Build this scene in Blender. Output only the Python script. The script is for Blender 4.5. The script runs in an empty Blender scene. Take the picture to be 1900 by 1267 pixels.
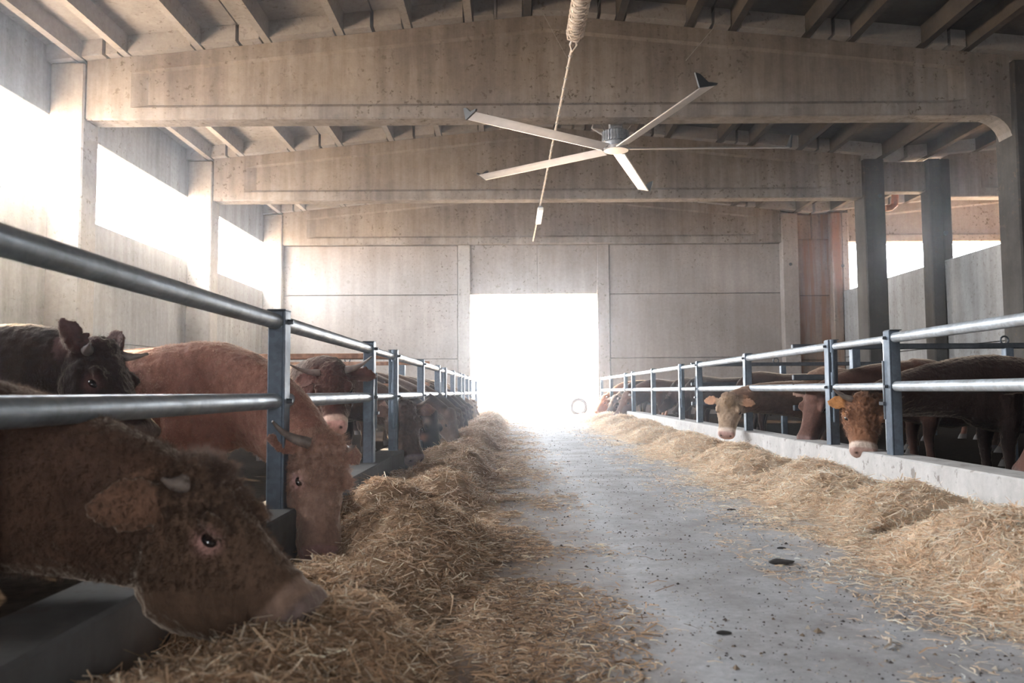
import bpy, bmesh, math, random
import numpy as np
from mathutils import Vector, Matrix, noise as mnoise

random.seed(7)
rng = np.random.default_rng(11)
SC = bpy.context.scene
COL = SC.collection
R = math.radians

# ------------------------------------------------------------------ camera, sky, sun, exposure
W_PX, H_PX, F_PX = 1900.0, 1267.0, 1478.0
CAM_Z = 0.90
cam = bpy.data.cameras.new('camera')
cam.lens = 28.0
cam.sensor_width = 36.0
cam.clip_start = 0.05
cam.clip_end = 400
cam_ob = bpy.data.objects.new('camera', cam)
COL.objects.link(cam_ob)
CAM_M = (Matrix.Translation((0, 0, CAM_Z)) @ Matrix.Rotation(R(90 + 3.58), 4, 'X')
         @ Matrix.Rotation(-0.006, 4, 'Z'))
cam_ob.matrix_world = CAM_M
cam.dof.use_dof = True
cam.dof.focus_distance = 8.0
cam.dof.aperture_fstop = 3.2
SC.camera = cam_ob

SC.view_settings.view_transform = 'Standard'
SC.view_settings.look = 'None'
SC.view_settings.gamma = 1.0
SC.view_settings.exposure = 1.42
SC.view_settings.use_curve_mapping = False
SC.cycles.use_denoising = True
SC.cycles.max_bounces = 7
SC.cycles.diffuse_bounces = 5
SC.cycles.glossy_bounces = 3
SC.cycles.transmission_bounces = 3
SC.cycles.transparent_max_bounces = 6
SC.cycles.volume_bounces = 0
SC.cycles.volume_step_rate = 4.0
SC.cycles.sample_clamp_indirect = 6.0

world = bpy.data.worlds.new('world')
SC.world = world
world.use_nodes = True
bg = world.node_tree.nodes['Background']
bg.inputs['Color'].default_value = (0.91, 0.955, 1.0, 1)
bg.inputs['Strength'].default_value = 18.0

sun = bpy.data.lights.new('sun', 'SUN')
sun.energy = 12.0
sun.angle = R(0.6)
sun.color = (1.0, 0.80, 0.58)
sun_ob = bpy.data.objects.new('sun', sun)
COL.objects.link(sun_ob)
SUN_DIR = Vector((1.0, -1.4, -0.735)).normalized()
sun_ob.rotation_euler = SUN_DIR.to_track_quat('-Z', 'Y').to_euler()
sun_ob.location = (-14, 14, 14)


def portal(name, loc, rot, sx, sy):
    a = bpy.data.lights.new(name, 'AREA')
    a.shape = 'RECTANGLE'
    a.size = sx
    a.size_y = sy
    a.cycles.is_portal = True
    o = bpy.data.objects.new(name, a)
    COL.objects.link(o)
    o.location = loc
    o.rotation_euler = rot


# sampling portals in the openings daylight comes through (they give off no light themselves)
portal('window_portal_west', (-9.42, 11, 5.65), (0, R(-90), 0), 1.9, 42)
portal('doorway_portal', (0.85, 30.3, 2.3), (R(-90), 0, 0), 4.85, 4.6)
portal('front_fill_gap_portal', (2.67, -10.3, 2.3), (R(90), 0, 0), 1.3, 4.6)
portal('window_portal_east', (13.2, 11, 5.9), (0, R(90), 0), 2.8, 42)


def P(px, py, X=None, Y=None, Z=None):
    """the place in the barn seen at a pixel of the 1900x1267 photograph, on a plane X=, Y= or Z="""
    d = CAM_M.to_3x3() @ Vector(((px - W_PX / 2) / F_PX, -(py - H_PX / 2) / F_PX, -1))
    o = Vector((0, 0, CAM_Z))
    t = (X / d.x) if X is not None else (Y / d.y) if Y is not None else ((Z - CAM_Z) / d.z)
    return o + d * t


# ------------------------------------------------------------------ materials
def nt(name):
    m = bpy.data.materials.new(name)
    m.use_nodes = True
    t = m.node_tree
    return m, t.nodes, t.links, t.nodes['Principled BSDF']


def ramp(n, l, src, stops):
    r = n.new('ShaderNodeValToRGB')
    el = r.color_ramp.elements
    while len(el) < len(stops):
        el.new(0.5)
    for e, (p, c) in zip(el, stops):
        e.position = p
        e.color = (*c, 1) if len(c) == 3 else c
    l.new(src, r.inputs['Fac'])
    return r.outputs['Color']


def noise_tex(n, l, vec, scale, detail=4, rough=0.55, stretch=None):
    t = n.new('ShaderNodeTexNoise')
    t.inputs['Scale'].default_value = scale
    t.inputs['Detail'].default_value = detail
    t.inputs['Roughness'].default_value = rough
    if stretch:
        mp = n.new('ShaderNodeMapping')
        mp.inputs['Scale'].default_value = stretch
        l.new(vec, mp.inputs['Vector'])
        vec = mp.outputs['Vector']
    l.new(vec, t.inputs['Vector'])
    return t.outputs['Fac']


def mixc(n, l, fac, a, b, mode='MIX'):
    m = n.new('ShaderNodeMix')
    m.data_type = 'RGBA'
    m.blend_type = mode
    for k, v in ((0, fac), (6, a), (7, b)):
        if isinstance(v, (int, float)):
            m.inputs[k].default_value = v
        elif isinstance(v, tuple):
            m.inputs[k].default_value = (*v, 1)
        else:
            l.new(v, m.inputs[k])
    return m.outputs[2]


def concrete(name, c1, c2, speck=0.35, streak=0.4, stain=(0.10, 0.075, 0.055), rough=0.9, bump=0.25, rust=0.0):
    m, n, l, b = nt(name)
    tc = n.new('ShaderNodeTexCoord').outputs['Object']
    col = ramp(n, l, noise_tex(n, l, tc, 0.55, 6, 0.6), [(0.32, c1), (0.68, c2)])
    fine = ramp(n, l, noise_tex(n, l, tc, 9, 6, 0.7), [(0.3, (0.78, 0.78, 0.78)), (0.7, (1.1, 1.1, 1.1))])
    col = mixc(n, l, 0.7, col, fine, 'MULTIPLY')
    st = ramp(n, l, noise_tex(n, l, tc, 1.0, 5, 0.65, (3.2, 3.2, 0.22)), [(0.38, (0.55, 0.52, 0.5)), (0.62, (1, 1, 1))])
    col = mixc(n, l, streak, col, st, 'MULTIPLY')
    # splashed dark spots gathered in patches
    sp = ramp(n, l, noise_tex(n, l, tc, 10.0, 3, 0.6), [(0.60, (0, 0, 0)), (0.66, (1, 1, 1))])
    patch = ramp(n, l, noise_tex(n, l, tc, 0.38, 3, 0.6), [(0.40, (0, 0, 0)), (0.58, (1, 1, 1))])
    f = mixc(n, l, 1.0, sp, patch, 'MULTIPLY')
    f = mixc(n, l, 1.0, f, (speck, speck, speck), 'MULTIPLY')
    col = mixc(n, l, f, col, stain)
    if rust:
        rs = ramp(n, l, noise_tex(n, l, tc, 1.2, 4, 0.6, (2.6, 2.6, 0.18)), [(0.5, (0, 0, 0)), (0.62, (rust,) * 3)])
        col = mixc(n, l, rs, col, (0.22, 0.10, 0.045))
    l.new(col, b.inputs['Base Color'])
    b.inputs['Roughness'].default_value = rough
    b.inputs['Specular IOR Level'].default_value = 0.06
    bp = n.new('ShaderNodeBump')
    bp.inputs['Strength'].default_value = bump
    bp.inputs['Distance'].default_value = 0.02
    l.new(noise_tex(n, l, tc, 22, 7, 0.7), bp.inputs['Height'])
    l.new(bp.outputs['Normal'], b.inputs['Normal'])
    return m


def simple(name, col, rough=0.6, metal=0.0, var=0.25, scale=14, bump=0.1, spec=0.4):
    m, n, l, b = nt(name)
    tc = n.new('ShaderNodeTexCoord').outputs['Object']
    f = noise_tex(n, l, tc, scale, 5, 0.6)
    lo = tuple(c * (1 - var) for c in col)
    hi = tuple(min(1, c * (1 + var)) for c in col)
    l.new(ramp(n, l, f, [(0.3, lo), (0.7, hi)]), b.inputs['Base Color'])
    b.inputs['Roughness'].default_value = rough
    b.inputs['Metallic'].default_value = metal
    b.inputs['Specular IOR Level'].default_value = spec
    if bump:
        bp = n.new('ShaderNodeBump')
        bp.inputs['Strength'].default_value = bump
        bp.inputs['Distance'].default_value = 0.01
        l.new(f, bp.inputs['Height'])
        l.new(bp.outputs['Normal'], b.inputs['Normal'])
    return m


def galvanised(name, col, rough=0.42, metal=0.75):
    m, n, l, b = nt(name)
    tc = n.new('ShaderNodeTexCoord').outputs['Object']
    v = n.new('ShaderNodeTexVoronoi')
    v.inputs['Scale'].default_value = 38
    l.new(tc, v.inputs['Vector'])
    sp = ramp(n, l, v.outputs['Color'], [(0.2, tuple(c * 0.82 for c in col)), (0.8, col)])
    dirt = ramp(n, l, noise_tex(n, l, tc, 3.5, 6, 0.7), [(0.42, (0.62, 0.58, 0.54)), (0.6, (1, 1, 1))])
    l.new(mixc(n, l, 0.55, sp, dirt, 'MULTIPLY'), b.inputs['Base Color'])
    l.new(ramp(n, l, noise_tex(n, l, tc, 6, 4), [(0.3, (rough - 0.1,) * 3), (0.7, (rough + 0.15,) * 3)]), b.inputs['Roughness'])
    b.inputs['Metallic'].default_value = metal
    return m


def attr_mat(name, rough=0.8, trans=0.0, fur=0.0, spec=0.2):
    """base colour from the mesh attribute 'tint', with fine variation"""
    m, n, l, b = nt(name)
    a = n.new('ShaderNodeAttribute')
    a.attribute_name = 'tint'
    col = a.outputs['Color']
    tc = n.new('ShaderNodeTexCoord').outputs['Object']
    if fur:
        v = ramp(n, l, noise_tex(n, l, tc, 16, 6, 0.7), [(0.3, (0.55, 0.52, 0.5)), (0.7, (1.25, 1.22, 1.2))])
        col = mixc(n, l, 0.8, col, v, 'MULTIPLY')
        w = noise_tex(n, l, tc, 34, 5, 0.65, (1.0, 1.0, 0.45))
        bp = n.new('ShaderNodeBump')
        bp.inputs['Strength'].default_value = fur
        bp.inputs['Distance'].default_value = 0.02
        l.new(w, bp.inputs['Height'])
        l.new(bp.outputs['Normal'], b.inputs['Normal'])
        b.inputs['Sheen Weight'].default_value = 0.5
        b.inputs['Sheen Roughness'].default_value = 0.32
        b.inputs['Sheen Tint'].default_value = (1.0, 0.80, 0.62, 1)
    l.new(col, b.inputs['Base Color'])
    b.inputs['Roughness'].default_value = rough
    b.inputs['Specular IOR Level'].default_value = spec
    if trans:
        out = n['Material Output']
        tr = n.new('ShaderNodeBsdfTranslucent')
        l.new(col, tr.inputs['Color'])
        mx = n.new('ShaderNodeMixShader')
        mx.inputs['Fac'].default_value = trans
        l.new(b.outputs['BSDF'], mx.inputs[1])
        l.new(tr.outputs['BSDF'], mx.inputs[2])
        l.new(mx.outputs['Shader'], out.inputs['Surface'])
    return m


M = {
    'beam': concrete('beam_concrete', (0.225, 0.192, 0.168), (0.345, 0.30, 0.265), 0.9, 0.65),
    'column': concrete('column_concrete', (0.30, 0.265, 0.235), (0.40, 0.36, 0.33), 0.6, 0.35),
    'column_shaded': concrete('column_concrete_shaded', (0.05, 0.044, 0.04), (0.10, 0.09, 0.08), 0.9, 0.5),  # right columns: front faces turned from the light, shade put into the colour
    'wall': concrete('wall_concrete', (0.27, 0.228, 0.202), (0.355, 0.308, 0.28), 0.9, 0.35),
    'wall_stain': concrete('wall_concrete_stained', (0.22, 0.15, 0.105), (0.33, 0.26, 0.21), 0.7, 0.7, rust=0.8),
    'panel': concrete('side_panel_concrete', (0.25, 0.24, 0.233), (0.345, 0.333, 0.323), 0.6, 0.5),
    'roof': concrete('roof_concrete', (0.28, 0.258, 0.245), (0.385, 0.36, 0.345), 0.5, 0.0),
    'roof_mouldy_shaded': concrete('roof_concrete_mouldy_shaded', (0.05, 0.045, 0.042), (0.14, 0.12, 0.105), 0.7, 0.0),  # mould stains, plus the falloff of light across the roof put into the colour
    'kerb_shaded': concrete('kerb_concrete_shaded', (0.10, 0.095, 0.09), (0.17, 0.163, 0.157), 0.5, 0.3),  # left kerb: shade from the bulls put into the base colour
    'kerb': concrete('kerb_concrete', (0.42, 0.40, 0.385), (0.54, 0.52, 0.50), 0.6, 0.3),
    'floor': None,
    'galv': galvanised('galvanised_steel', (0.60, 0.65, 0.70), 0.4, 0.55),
    'galv_shaded': galvanised('galvanised_steel_shaded', (0.24, 0.27, 0.30), 0.42, 0.6),  # same pipe as the right fence; shaded undersides of the left rails put into the colour
    'galv_post': galvanised('galvanised_post_steel', (0.13, 0.16, 0.20), 0.5, 0.5),
    'dark_steel': simple('dark_steel', (0.07, 0.075, 0.085), 0.5, 0.6),
    'rust_steel': simple('rusty_steel', (0.25, 0.13, 0.08), 0.8, 0.2, 0.4),
    'alu': simple('brushed_aluminium', (0.62, 0.60, 0.60), 0.38, 0.7, 0.08, 6, 0.0),
    'motor': simple('motor_grey_metal', (0.30, 0.31, 0.33), 0.45, 0.6, 0.2, 20),
    'black': simple('black_plastic', (0.02, 0.022, 0.025), 0.5),
    'wire': simple('steel_wire', (0.42, 0.38, 0.35), 0.5, 0.5),
    'rope': simple('twisted_rope', (0.52, 0.42, 0.33), 0.9, 0, 0.4, 60, 0.6),
    'lamp': simple('white_lamp_body', (0.85, 0.84, 0.82), 0.4, 0, 0.03),
    'horn': simple('horn', (0.15, 0.115, 0.095), 0.5, 0, 0.35, 20),
    'horn_dark': simple('horn_tip', (0.10, 0.08, 0.07), 0.4, 0, 0.3, 20),
    'eye': simple('eye', (0.012, 0.008, 0.008), 0.08, 0, 0.1, 4, 0, 0.8),
    'hoof': simple('hoof', (0.06, 0.05, 0.045), 0.6),
    'coat': attr_mat('bull_coat', 0.85, 0, 0.55, 0.15),
    'hay': attr_mat('hay_straw', 0.75, 0.4, 0, 0.25),
    'grit': attr_mat('floor_grit', 0.95),
    'dung': simple('dry_dung', (0.035, 0.03, 0.028), 0.9, 0, 0.4, 40, 0.6),
    'ground': simple('sandy_ground', (0.58, 0.43, 0.29), 1.0, 0, 0.2, 2, 0.1, 0.0),
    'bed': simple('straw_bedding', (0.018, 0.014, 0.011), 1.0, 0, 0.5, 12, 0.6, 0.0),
    'tag': simple('ear_tag', (0.75, 0.36, 0.10), 0.5),
    'tyre': simple('wheel_rubber', (0.12, 0.12, 0.13), 0.8),
    'wheelrim': simple('wheel_rim_paint', (0.55, 0.55, 0.56), 0.5),
    'pvc': simple('rusty_downpipe', (0.33, 0.13, 0.07), 0.6),
}


def floor_mat():
    m, n, l, b = nt('lane_concrete')
    tc = n.new('ShaderNodeTexCoord').outputs['Object']
    col = ramp(n, l, noise_tex(n, l, tc, 0.7, 7, 0.65), [(0.3, (0.42, 0.42, 0.43)), (0.7, (0.60, 0.60, 0.61))])
    fine = ramp(n, l, noise_tex(n, l, tc, 30, 6, 0.75), [(0.3, (0.72, 0.72, 0.72)), (0.7, (1.12, 1.12, 1.12))])
    col = mixc(n, l, 0.85, col, fine, 'MULTIPLY')
    spots = ramp(n, l, noise_tex(n, l, tc, 55, 3, 0.6), [(0.64, (0, 0, 0)), (0.72, (0.75, 0.75, 0.75))])
    col = mixc(n, l, spots, col, (0.14, 0.12, 0.11))
    dirt = ramp(n, l, noise_tex(n, l, tc, 2.3, 7, 0.7), [(0.42, (0, 0, 0)), (0.66, (0.75, 0.75, 0.75))])
    col = mixc(n, l, dirt, col, (0.27, 0.245, 0.235))
    # trodden brown dirt along both feed strips
    sx = n.new('ShaderNodeSeparateXYZ')
    l.new(tc, sx.inputs[0])
    wob = noise_tex(n, l, tc, 1.3, 4, 0.6)
    def band(lo, hi):
        ad = n.new('ShaderNodeMath'); ad.operation = 'MULTIPLY_ADD'
        ad.inputs[1].default_value = 0.7
        l.new(wob, ad.inputs[0]); l.new(sx.outputs[0], ad.inputs[2])
        mr = n.new('ShaderNodeMapRange')
        mr.inputs[1].default_value = lo
        mr.inputs[2].default_value = hi
        l.new(ad.outputs[0], mr.inputs[0])
        return mr.outputs[0]
    col = mixc(n, l, band(0.95, 0.25), col, (0.30, 0.235, 0.19))
    col = mixc(n, l, band(1.9, 2.7), col, (0.50, 0.41, 0.32))
    l.new(col, b.inputs['Base Color'])
    b.inputs['Roughness'].default_value = 0.85
    b.inputs['Specular IOR Level'].default_value = 0.15
    bp = n.new('ShaderNodeBump')
    bp.inputs['Strength'].default_value = 0.5
    bp.inputs['Distance'].default_value = 0.012
    l.new(noise_tex(n, l, tc, 26, 8, 0.75), bp.inputs['Height'])
    l.new(bp.outputs['Normal'], b.inputs['Normal'])
    return m


M['floor'] = floor_mat()


# ------------------------------------------------------------------ object helpers
def tag(o, label=None, cat=None, group=None, kind=None):
    for k, v in (('label', label), ('category', cat), ('group', group), ('kind', kind)):
        if v:
            o[k] = v
    return o


def empty(name, loc, label=None, cat=None, group=None, rz=0.0):
    o = bpy.data.objects.new(name, None)
    COL.objects.link(o)
    o.location = loc
    o.rotation_euler = (0, 0, rz)
    o.empty_display_size = 0.1
    return tag(o, label, cat, group)


def mesh_obj(name, verts, faces, mat, parent=None, smooth=False, loc=None):
    me = bpy.data.meshes.new(name)
    me.from_pydata([tuple(v) for v in verts], [], faces)
    me.materials.append(mat)
    if smooth:
        me.shade_smooth()
    o = bpy.data.objects.new(name, me)
    COL.objects.link(o)
    if parent:
        o.parent = parent
    if loc:
        o.location = loc
    return o


class MB:
    """collects simple shaped solids; build() links them as ONE mesh object"""
    def __init__(self):
        self.v, self.f = [], []

    def add(self, verts, faces):
        k = len(self.v)
        self.v += [Vector(v) for v in verts]
        self.f += [tuple(i + k for i in f) for f in faces]
        return self

    def box(self, x0, x1, y0, y1, z0, z1, bev=0.0, mat=None):
        if bev:
            bm = bmesh.new()
            bmesh.ops.create_cube(bm, size=1)
            bmesh.ops.scale(bm, vec=(x1 - x0, y1 - y0, z1 - z0), verts=bm.verts)
            bmesh.ops.bevel(bm, geom=bm.edges[:], offset=bev, segments=1, affect='EDGES')
            bmesh.ops.translate(bm, vec=((x0 + x1) / 2, (y0 + y1) / 2, (z0 + z1) / 2), verts=bm.verts)
            bm.verts.index_update()
            vs = [v.co.copy() for v in bm.verts]
            fs = [tuple(v.index for v in f.verts) for f in bm.faces]
            bm.free()
        else:
            vs = [Vector((x, y, z)) for x in (x0, x1) for y in (y0, y1) for z in (z0, z1)]
            fs = [(0, 1, 3, 2), (4, 6, 7, 5), (0, 4, 5, 1), (2, 3, 7, 6), (0, 2, 6, 4), (1, 5, 7, 3)]
        if mat is not None:
            vs = [mat @ v for v in vs]
        return self.add(vs, fs)

    def tube(self, pts, r, n=10, cap=True):
        pts = [Vector(p) for p in pts]
        rs = r if isinstance(r, (list, tuple)) else [r] * len(pts)
        ups = None
        vs, fs = [], []
        for i, p in enumerate(pts):
            t = (pts[min(i + 1, len(pts) - 1)] - pts[max(i - 1, 0)]).normalized()
            if ups is None:
                ups = t.orthogonal().normalized()
            u = (ups - t * ups.dot(t)).normalized()
            ups = u
            w = t.cross(u)
            for k in range(n):
                a = 2 * math.pi * k / n
                vs.append(p + (u * math.cos(a) + w * math.sin(a)) * rs[i])
        for i in range(len(pts) - 1):
            for k in range(n):
                a, b = i * n + k, i * n + (k + 1) % n
                fs.append((a, b, b + n, a + n))
        if cap:
            fs.append(tuple(range(n))[::-1])
            fs.append(tuple(range((len(pts) - 1) * n, len(pts) * n)))
        return self.add(vs, fs)

    def loft(self, rings, cap=True):
        n = len(rings[0])
        vs = [p for r_ in rings for p in r_]
        fs = []
        for i in range(len(rings) - 1):
            for k in range(n):
                a, b = i * n + k, i * n + (k + 1) % n
                fs.append((a, b, b + n, a + n))
        if cap:
            fs.append(tuple(range(n))[::-1])
            fs.append(tuple(range((len(rings) - 1) * n, len(rings) * n)))
        return self.add(vs, fs)

    def ball(self, c, rx, ry=None, rz=None, M3=None, n=12, m=8):
        ry = ry or rx
        rz = rz or rx
        vs, fs = [Vector((0, 0, rz))], []
        for i in range(1, m):
            th = math.pi * i / m
            for k in range(n):
                a = 2 * math.pi * k / n
                vs.append(Vector((rx * math.sin(th) * math.cos(a), ry * math.sin(th) * math.sin(a), rz * math.cos(th))))
        vs.append(Vector((0, 0, -rz)))
        for k in range(n):
            fs.append((0, 1 + k, 1 + (k + 1) % n))
            fs.append((len(vs) - 1, 1 + (m - 2) * n + (k + 1) % n, 1 + (m - 2) * n + k))
        for i in range(m - 2):
            for k in range(n):
                a, b = 1 + i * n + k, 1 + i * n + (k + 1) % n
                fs.append((a, a + n, b + n, b))
        if M3 is not None:
            vs = [M3 @ v for v in vs]
        c = Vector(c)
        return self.add([v + c for v in vs], fs)

    def build(self, name, mat, parent=None, smooth=False, loc=None):
        o = mesh_obj(name, self.v, self.f, mat, parent, False, loc)
        bm = bmesh.new()
        bm.from_mesh(o.data)
        bmesh.ops.recalc_face_normals(bm, faces=bm.faces)
        bm.to_mesh(o.data)
        bm.free()
        if smooth:
            o.data.shade_smooth()
            try:
                o.data.set_sharp_from_angle(angle=R(40))
            except Exception:
                pass
        return o


def structure(o):
    o['kind'] = 'structure'
    return o


# ------------------------------------------------------------------ the barn: measures
Y_BACK = 30.0
BEAM_Y = [9.2, 16.1, 23.0, 30.0]
XL, XRC, XMID = -8.63, 10.15, 0.76       # inner faces of the column rows, ridge
Z_BB = 6.45                              # underside of the beams
Z_END, Z_APEX = 7.68, 8.62               # top of the beams at their ends and at the ridge
XLW, XRW = -9.35, 12.45                  # inner faces of the two side walls
FEN_L, FEN_R = -1.30, 3.25               # the two feed fences
WIN_LO, WIN_HI = 4.72, 6.55


def roof_z(x):
    if x <= 11.4:
        return Z_APEX - (Z_APEX - Z_END) * abs(x - XMID) / (XMID - XL)
    return roof_z(11.39) + (x - 11.4) * 0.1


# floor: three poured slabs with open joints, pens either side
fl = MB()
for y0, y1 in ((-10, 2.2), (2.215, 8.45), (8.465, 15.4), (15.415, 22.5), (22.515, 30.3)):
    fl.box(-1.45, 3.45, y0, y1, -0.2, 0)
structure(fl.build('floor', M['floor']))
pf = MB()
pf.box(-9.6, -1.45, -10, 30.3, -0.2, 0.0)
pf.box(3.45, 12.6, -10, 30.3, -0.2, 0.0)
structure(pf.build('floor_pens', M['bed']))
gd = MB()
gd.box(12.65, 21.6, -10, 30.3, -0.2, 0.0)  # unseen aisle floor, made sandy to bounce warm light onto the beams
gd.box(-120, 120, 30.3, 160, -0.25, -0.03)
gd.box(-120, -9.65, -60, 30.3, -0.25, -0.03)
gd.box(22, 120, -60, 30.3, -0.25, -0.03)
structure(gd.build('ground_outside', M['ground']))

# kerbs under the feed fences
structure(MB().box(-1.46, -1.18, -6, 29.6, 0, 0.27, 0.012).build('trim_1', M['kerb_shaded'])).name = 'kerb_left'
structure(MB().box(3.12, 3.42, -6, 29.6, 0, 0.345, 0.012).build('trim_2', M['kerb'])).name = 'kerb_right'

# back wall: precast panels, pilasters either side of the doorway
DX0, DX1, DZ = P(873, 700, Y=Y_BACK).x, P(1110, 700, Y=Y_BACK).x, P(1000, 545, Y=Y_BACK).z
wb = MB()
G = 0.012
for x0, x1 in ((XLW, DX0 - 0.47), (DX1 + 0.46, XRC + 0.05)):
    for z0, z1 in ((0, 2.13), (2.13, DZ - 0.02), (DZ - 0.02, Z_BB)):
        wb.box(x0 + G, x1 - G, Y_BACK, Y_BACK + 0.18, z0 + G, z1 - G, 0.012)
xm = P(997, 500, Y=Y_BACK).x
wb.box(DX0, xm - 0.006, Y_BACK + 0.04, Y_BACK + 0.2, DZ, Z_BB, 0.01)
wb.box(xm + 0.006, DX1, Y_BACK + 0.04, Y_BACK + 0.2, DZ, Z_BB, 0.01)
wb.box(XLW - 0.2, XRC + 0.6, Y_BACK + 0.2, Y_BACK + 0.3, DZ, Z_BB)
wb.box(XLW - 0.2, 22, Y_BACK + 0.24, Y_BACK + 0.4, 7.5, 9.2)
wb.box(XLW - 0.2, XRC + 0.6, Y_BACK + 0.24, Y_BACK + 0.4, 6.3, 7.6)
wb.box(XLW - 0.2, DX0 - 0.2, Y_BACK + 0.19, Y_BACK + 0.3, 0, Z_BB)
wb.box(DX1 + 0.2, XRC + 0.6, Y_BACK + 0.19, Y_BACK + 0.3, 0, Z_BB)
structure(wb.build('wall_back', M['wall']))
pl = MB().box(DX0 - 0.46, DX0, Y_BACK - 0.08, Y_BACK + 0.22, 0, Z_BB, 0.015)
structure(pl.build('trim_1', M['column']))
pl = MB().box(DX1, DX1 + 0.45, Y_BACK - 0.08, Y_BACK + 0.22, 0, Z_BB, 0.015)
structure(pl.build('trim_2', M['wall']))
wr = MB()
for z0, z1 in ((0, 2.0), (2.0, 4.45), (4.45, 6.6)):
    wr.box(XRC + 0.62, 12.05, Y_BACK, Y_BACK + 0.2, z0 + G, z1 - G, 0.012)
wr.box(XRC + 0.5, 12.6, Y_BACK + 0.19, Y_BACK + 0.26, 0, 7.9)
structure(wr.build('wall_back_aisle', M['wall_stain']))
wt = MB()
wt.box(XRC + 0.62, 11.35, Y_BACK - 0.12, Y_BACK + 0.1, 6.6, 7.5, 0.02)
wt.box(11.42, 12.05, Y_BACK - 0.05, Y_BACK + 0.1, 6.6, 7.55, 0.02)
structure(wt.build('trim_3', M['wall_stain']))
# form-tie holes in the upper left panels
for px in (646, 751):
    p = P(px, 523, Y=Y_BACK)
    structure(MB().tube([(p.x, Y_BACK - 0.004, p.z), (p.x, Y_BACK + 0.02, p.z)], 0.07, 14).build('wall_plug', M['beam']))

# left wall: lower panels, window strip left open to the sky, upper panels
wl = MB()
ys = [-10, -4.6, 2.3, 9.2, 16.1, 23.0, 30.0]
for a, b in zip(ys[:-1], ys[1:]):
    wl.box(XLW - 0.2, XLW, a + G, b - G, 0, 2.1 - G, 0.01)
    wl.box(XLW - 0.2, XLW, a + G, b - G, 2.1 + G, WIN_LO if b > 2.4 else WIN_HI - 0.02, 0.012)  # unseen bays near the camera closed to keep daylight off the foreground
    wl.box(XLW - 0.2, XLW, a + G, b - G, WIN_HI, 7.93, 0.012)
wl.box(XLW - 0.26, XLW - 0.19, -10, 30.2, 0, WIN_LO - 0.05)
wl.box(XLW - 0.26, XLW - 0.19, -10, 30.2, WIN_HI + 0.05, 8.0)
structure(wl.build('wall_left', M['panel']))
wrt = MB()
for a, b in zip(ys[:-1], ys[1:]):
    wrt.box(XRW, XRW + 0.2, a + G, b - G, 0, 2.1 - G, 0.01)
    wrt.box(XRW, XRW + 0.2, a + G, b - G, 2.1 + G, 4.58 if b > 2.4 else 7.9, 0.012)  # near bays closed here too, out of view, to darken the foreground
wrt.box(XRW + 0.19, XRW + 0.26, -10, 30.2, 0, 4.53)
structure(wrt.build('wall_right', M['panel']))
structure(MB().box(21.6, 21.8, -10, 30.2, 0, 9.2, 0).build('wall_light_block', M['wall_stain']))  # unseen wall, added to cut the daylight from the right
wf = MB()
wf.box(XLW - 0.2, 2.05, -10.2, -10, 0, 9)
wf.box(3.3, 22, -10.2, -10, 0, 9)
wf.box(2.05, 3.3, -10.2, -10, 4.6, 9)  # gap behind the camera, added and narrowed to give frontal fill light
structure(wf.build('wall_front', M['wall']))


# beams: gabled I-section girders with solid ends
def beam(y, x0, x1, apex, name, mat, recess=0.9):
    T, TW = 0.24, 0.155
    st = [(x0, 0), (x0 + recess, 0), (x0 + recess + 0.32, 1)]
    if x0 < apex < x1:
        st += [(apex - 4, 1), (apex, 1), (apex + 4, 1)]
    st += [(x1 - recess - 0.32, 1), (x1 - recess, 0), (x1, 0)]
    rings = []
    for x, k in st:
        top = roof_z(x)
        w = T + (TW - T) * k
        rings.append([Vector((x, y + s * a, z)) for s, a, z in (
            (-1, T - 0.03, Z_BB), (-1, T, Z_BB + 0.03), (-1, T, Z_BB + 0.25), (-1, w, Z_BB + 0.33), (-1, w, top - 0.36),
            (-1, w + (T - w) * 0.55, top - 0.30), (-1, w + (T - w) * 0.55, top),
            (1, w + (T - w) * 0.55, top), (1, w + (T - w) * 0.55, top - 0.30), (1, w, top - 0.36), (1, w, Z_BB + 0.33),
            (1, T, Z_BB + 0.25), (1, T, Z_BB + 0.03), (1, T - 0.03, Z_BB))])
    return structure(MB().loft(rings).build(name, mat))


for y in BEAM_Y:
    beam(y, XL, XRC + 0.02, XMID, 'roof_beam', M['beam'])
    if y > 20:
        beam(y, 12.72, 21.5, 30, 'aisle_beam', M['wall' if y > 29 else 'beam'])
        if y < 29:
            structure(MB().box(XRC + 0.6, 12.05, y - 0.2, y + 0.2, 6.62, 7.5, 0.02).build('tie_beam', M['beam']))


# columns
def column(x0, x1, y, top, name, d=0.62, mat='column'):
    m = MB().box(x0, x1, y - d / 2, y + d / 2, 0, top, 0.03)
    o = structure(m.build(name, M[mat]))
    return o


for y in BEAM_Y:
    column(-9.34, XL - 0.015, y, 7.62, 'column_left')
    column(XRC + 0.03, XRC + 0.63, y, 7.55, 'column_right', 0.7, 'wall' if y > 29 else 'column_shaded')
    if y > 20:
        column(12.05, 12.42, y - 0.1, 7.55, 'column_aisle', 0.5, 'column_shaded' if y < 29 else 'wall_stain')  # far columns lighter and warmer: light falling on them put into the colour
        column(12.44, 12.70, y - 0.1, 7.55, 'column_aisle', 0.44, 'column_shaded' if y < 29 else 'wall')
for y in (2.3, -4.6):
    column(-9.34, XL - 0.015, y, 7.62, 'column_left')
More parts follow.
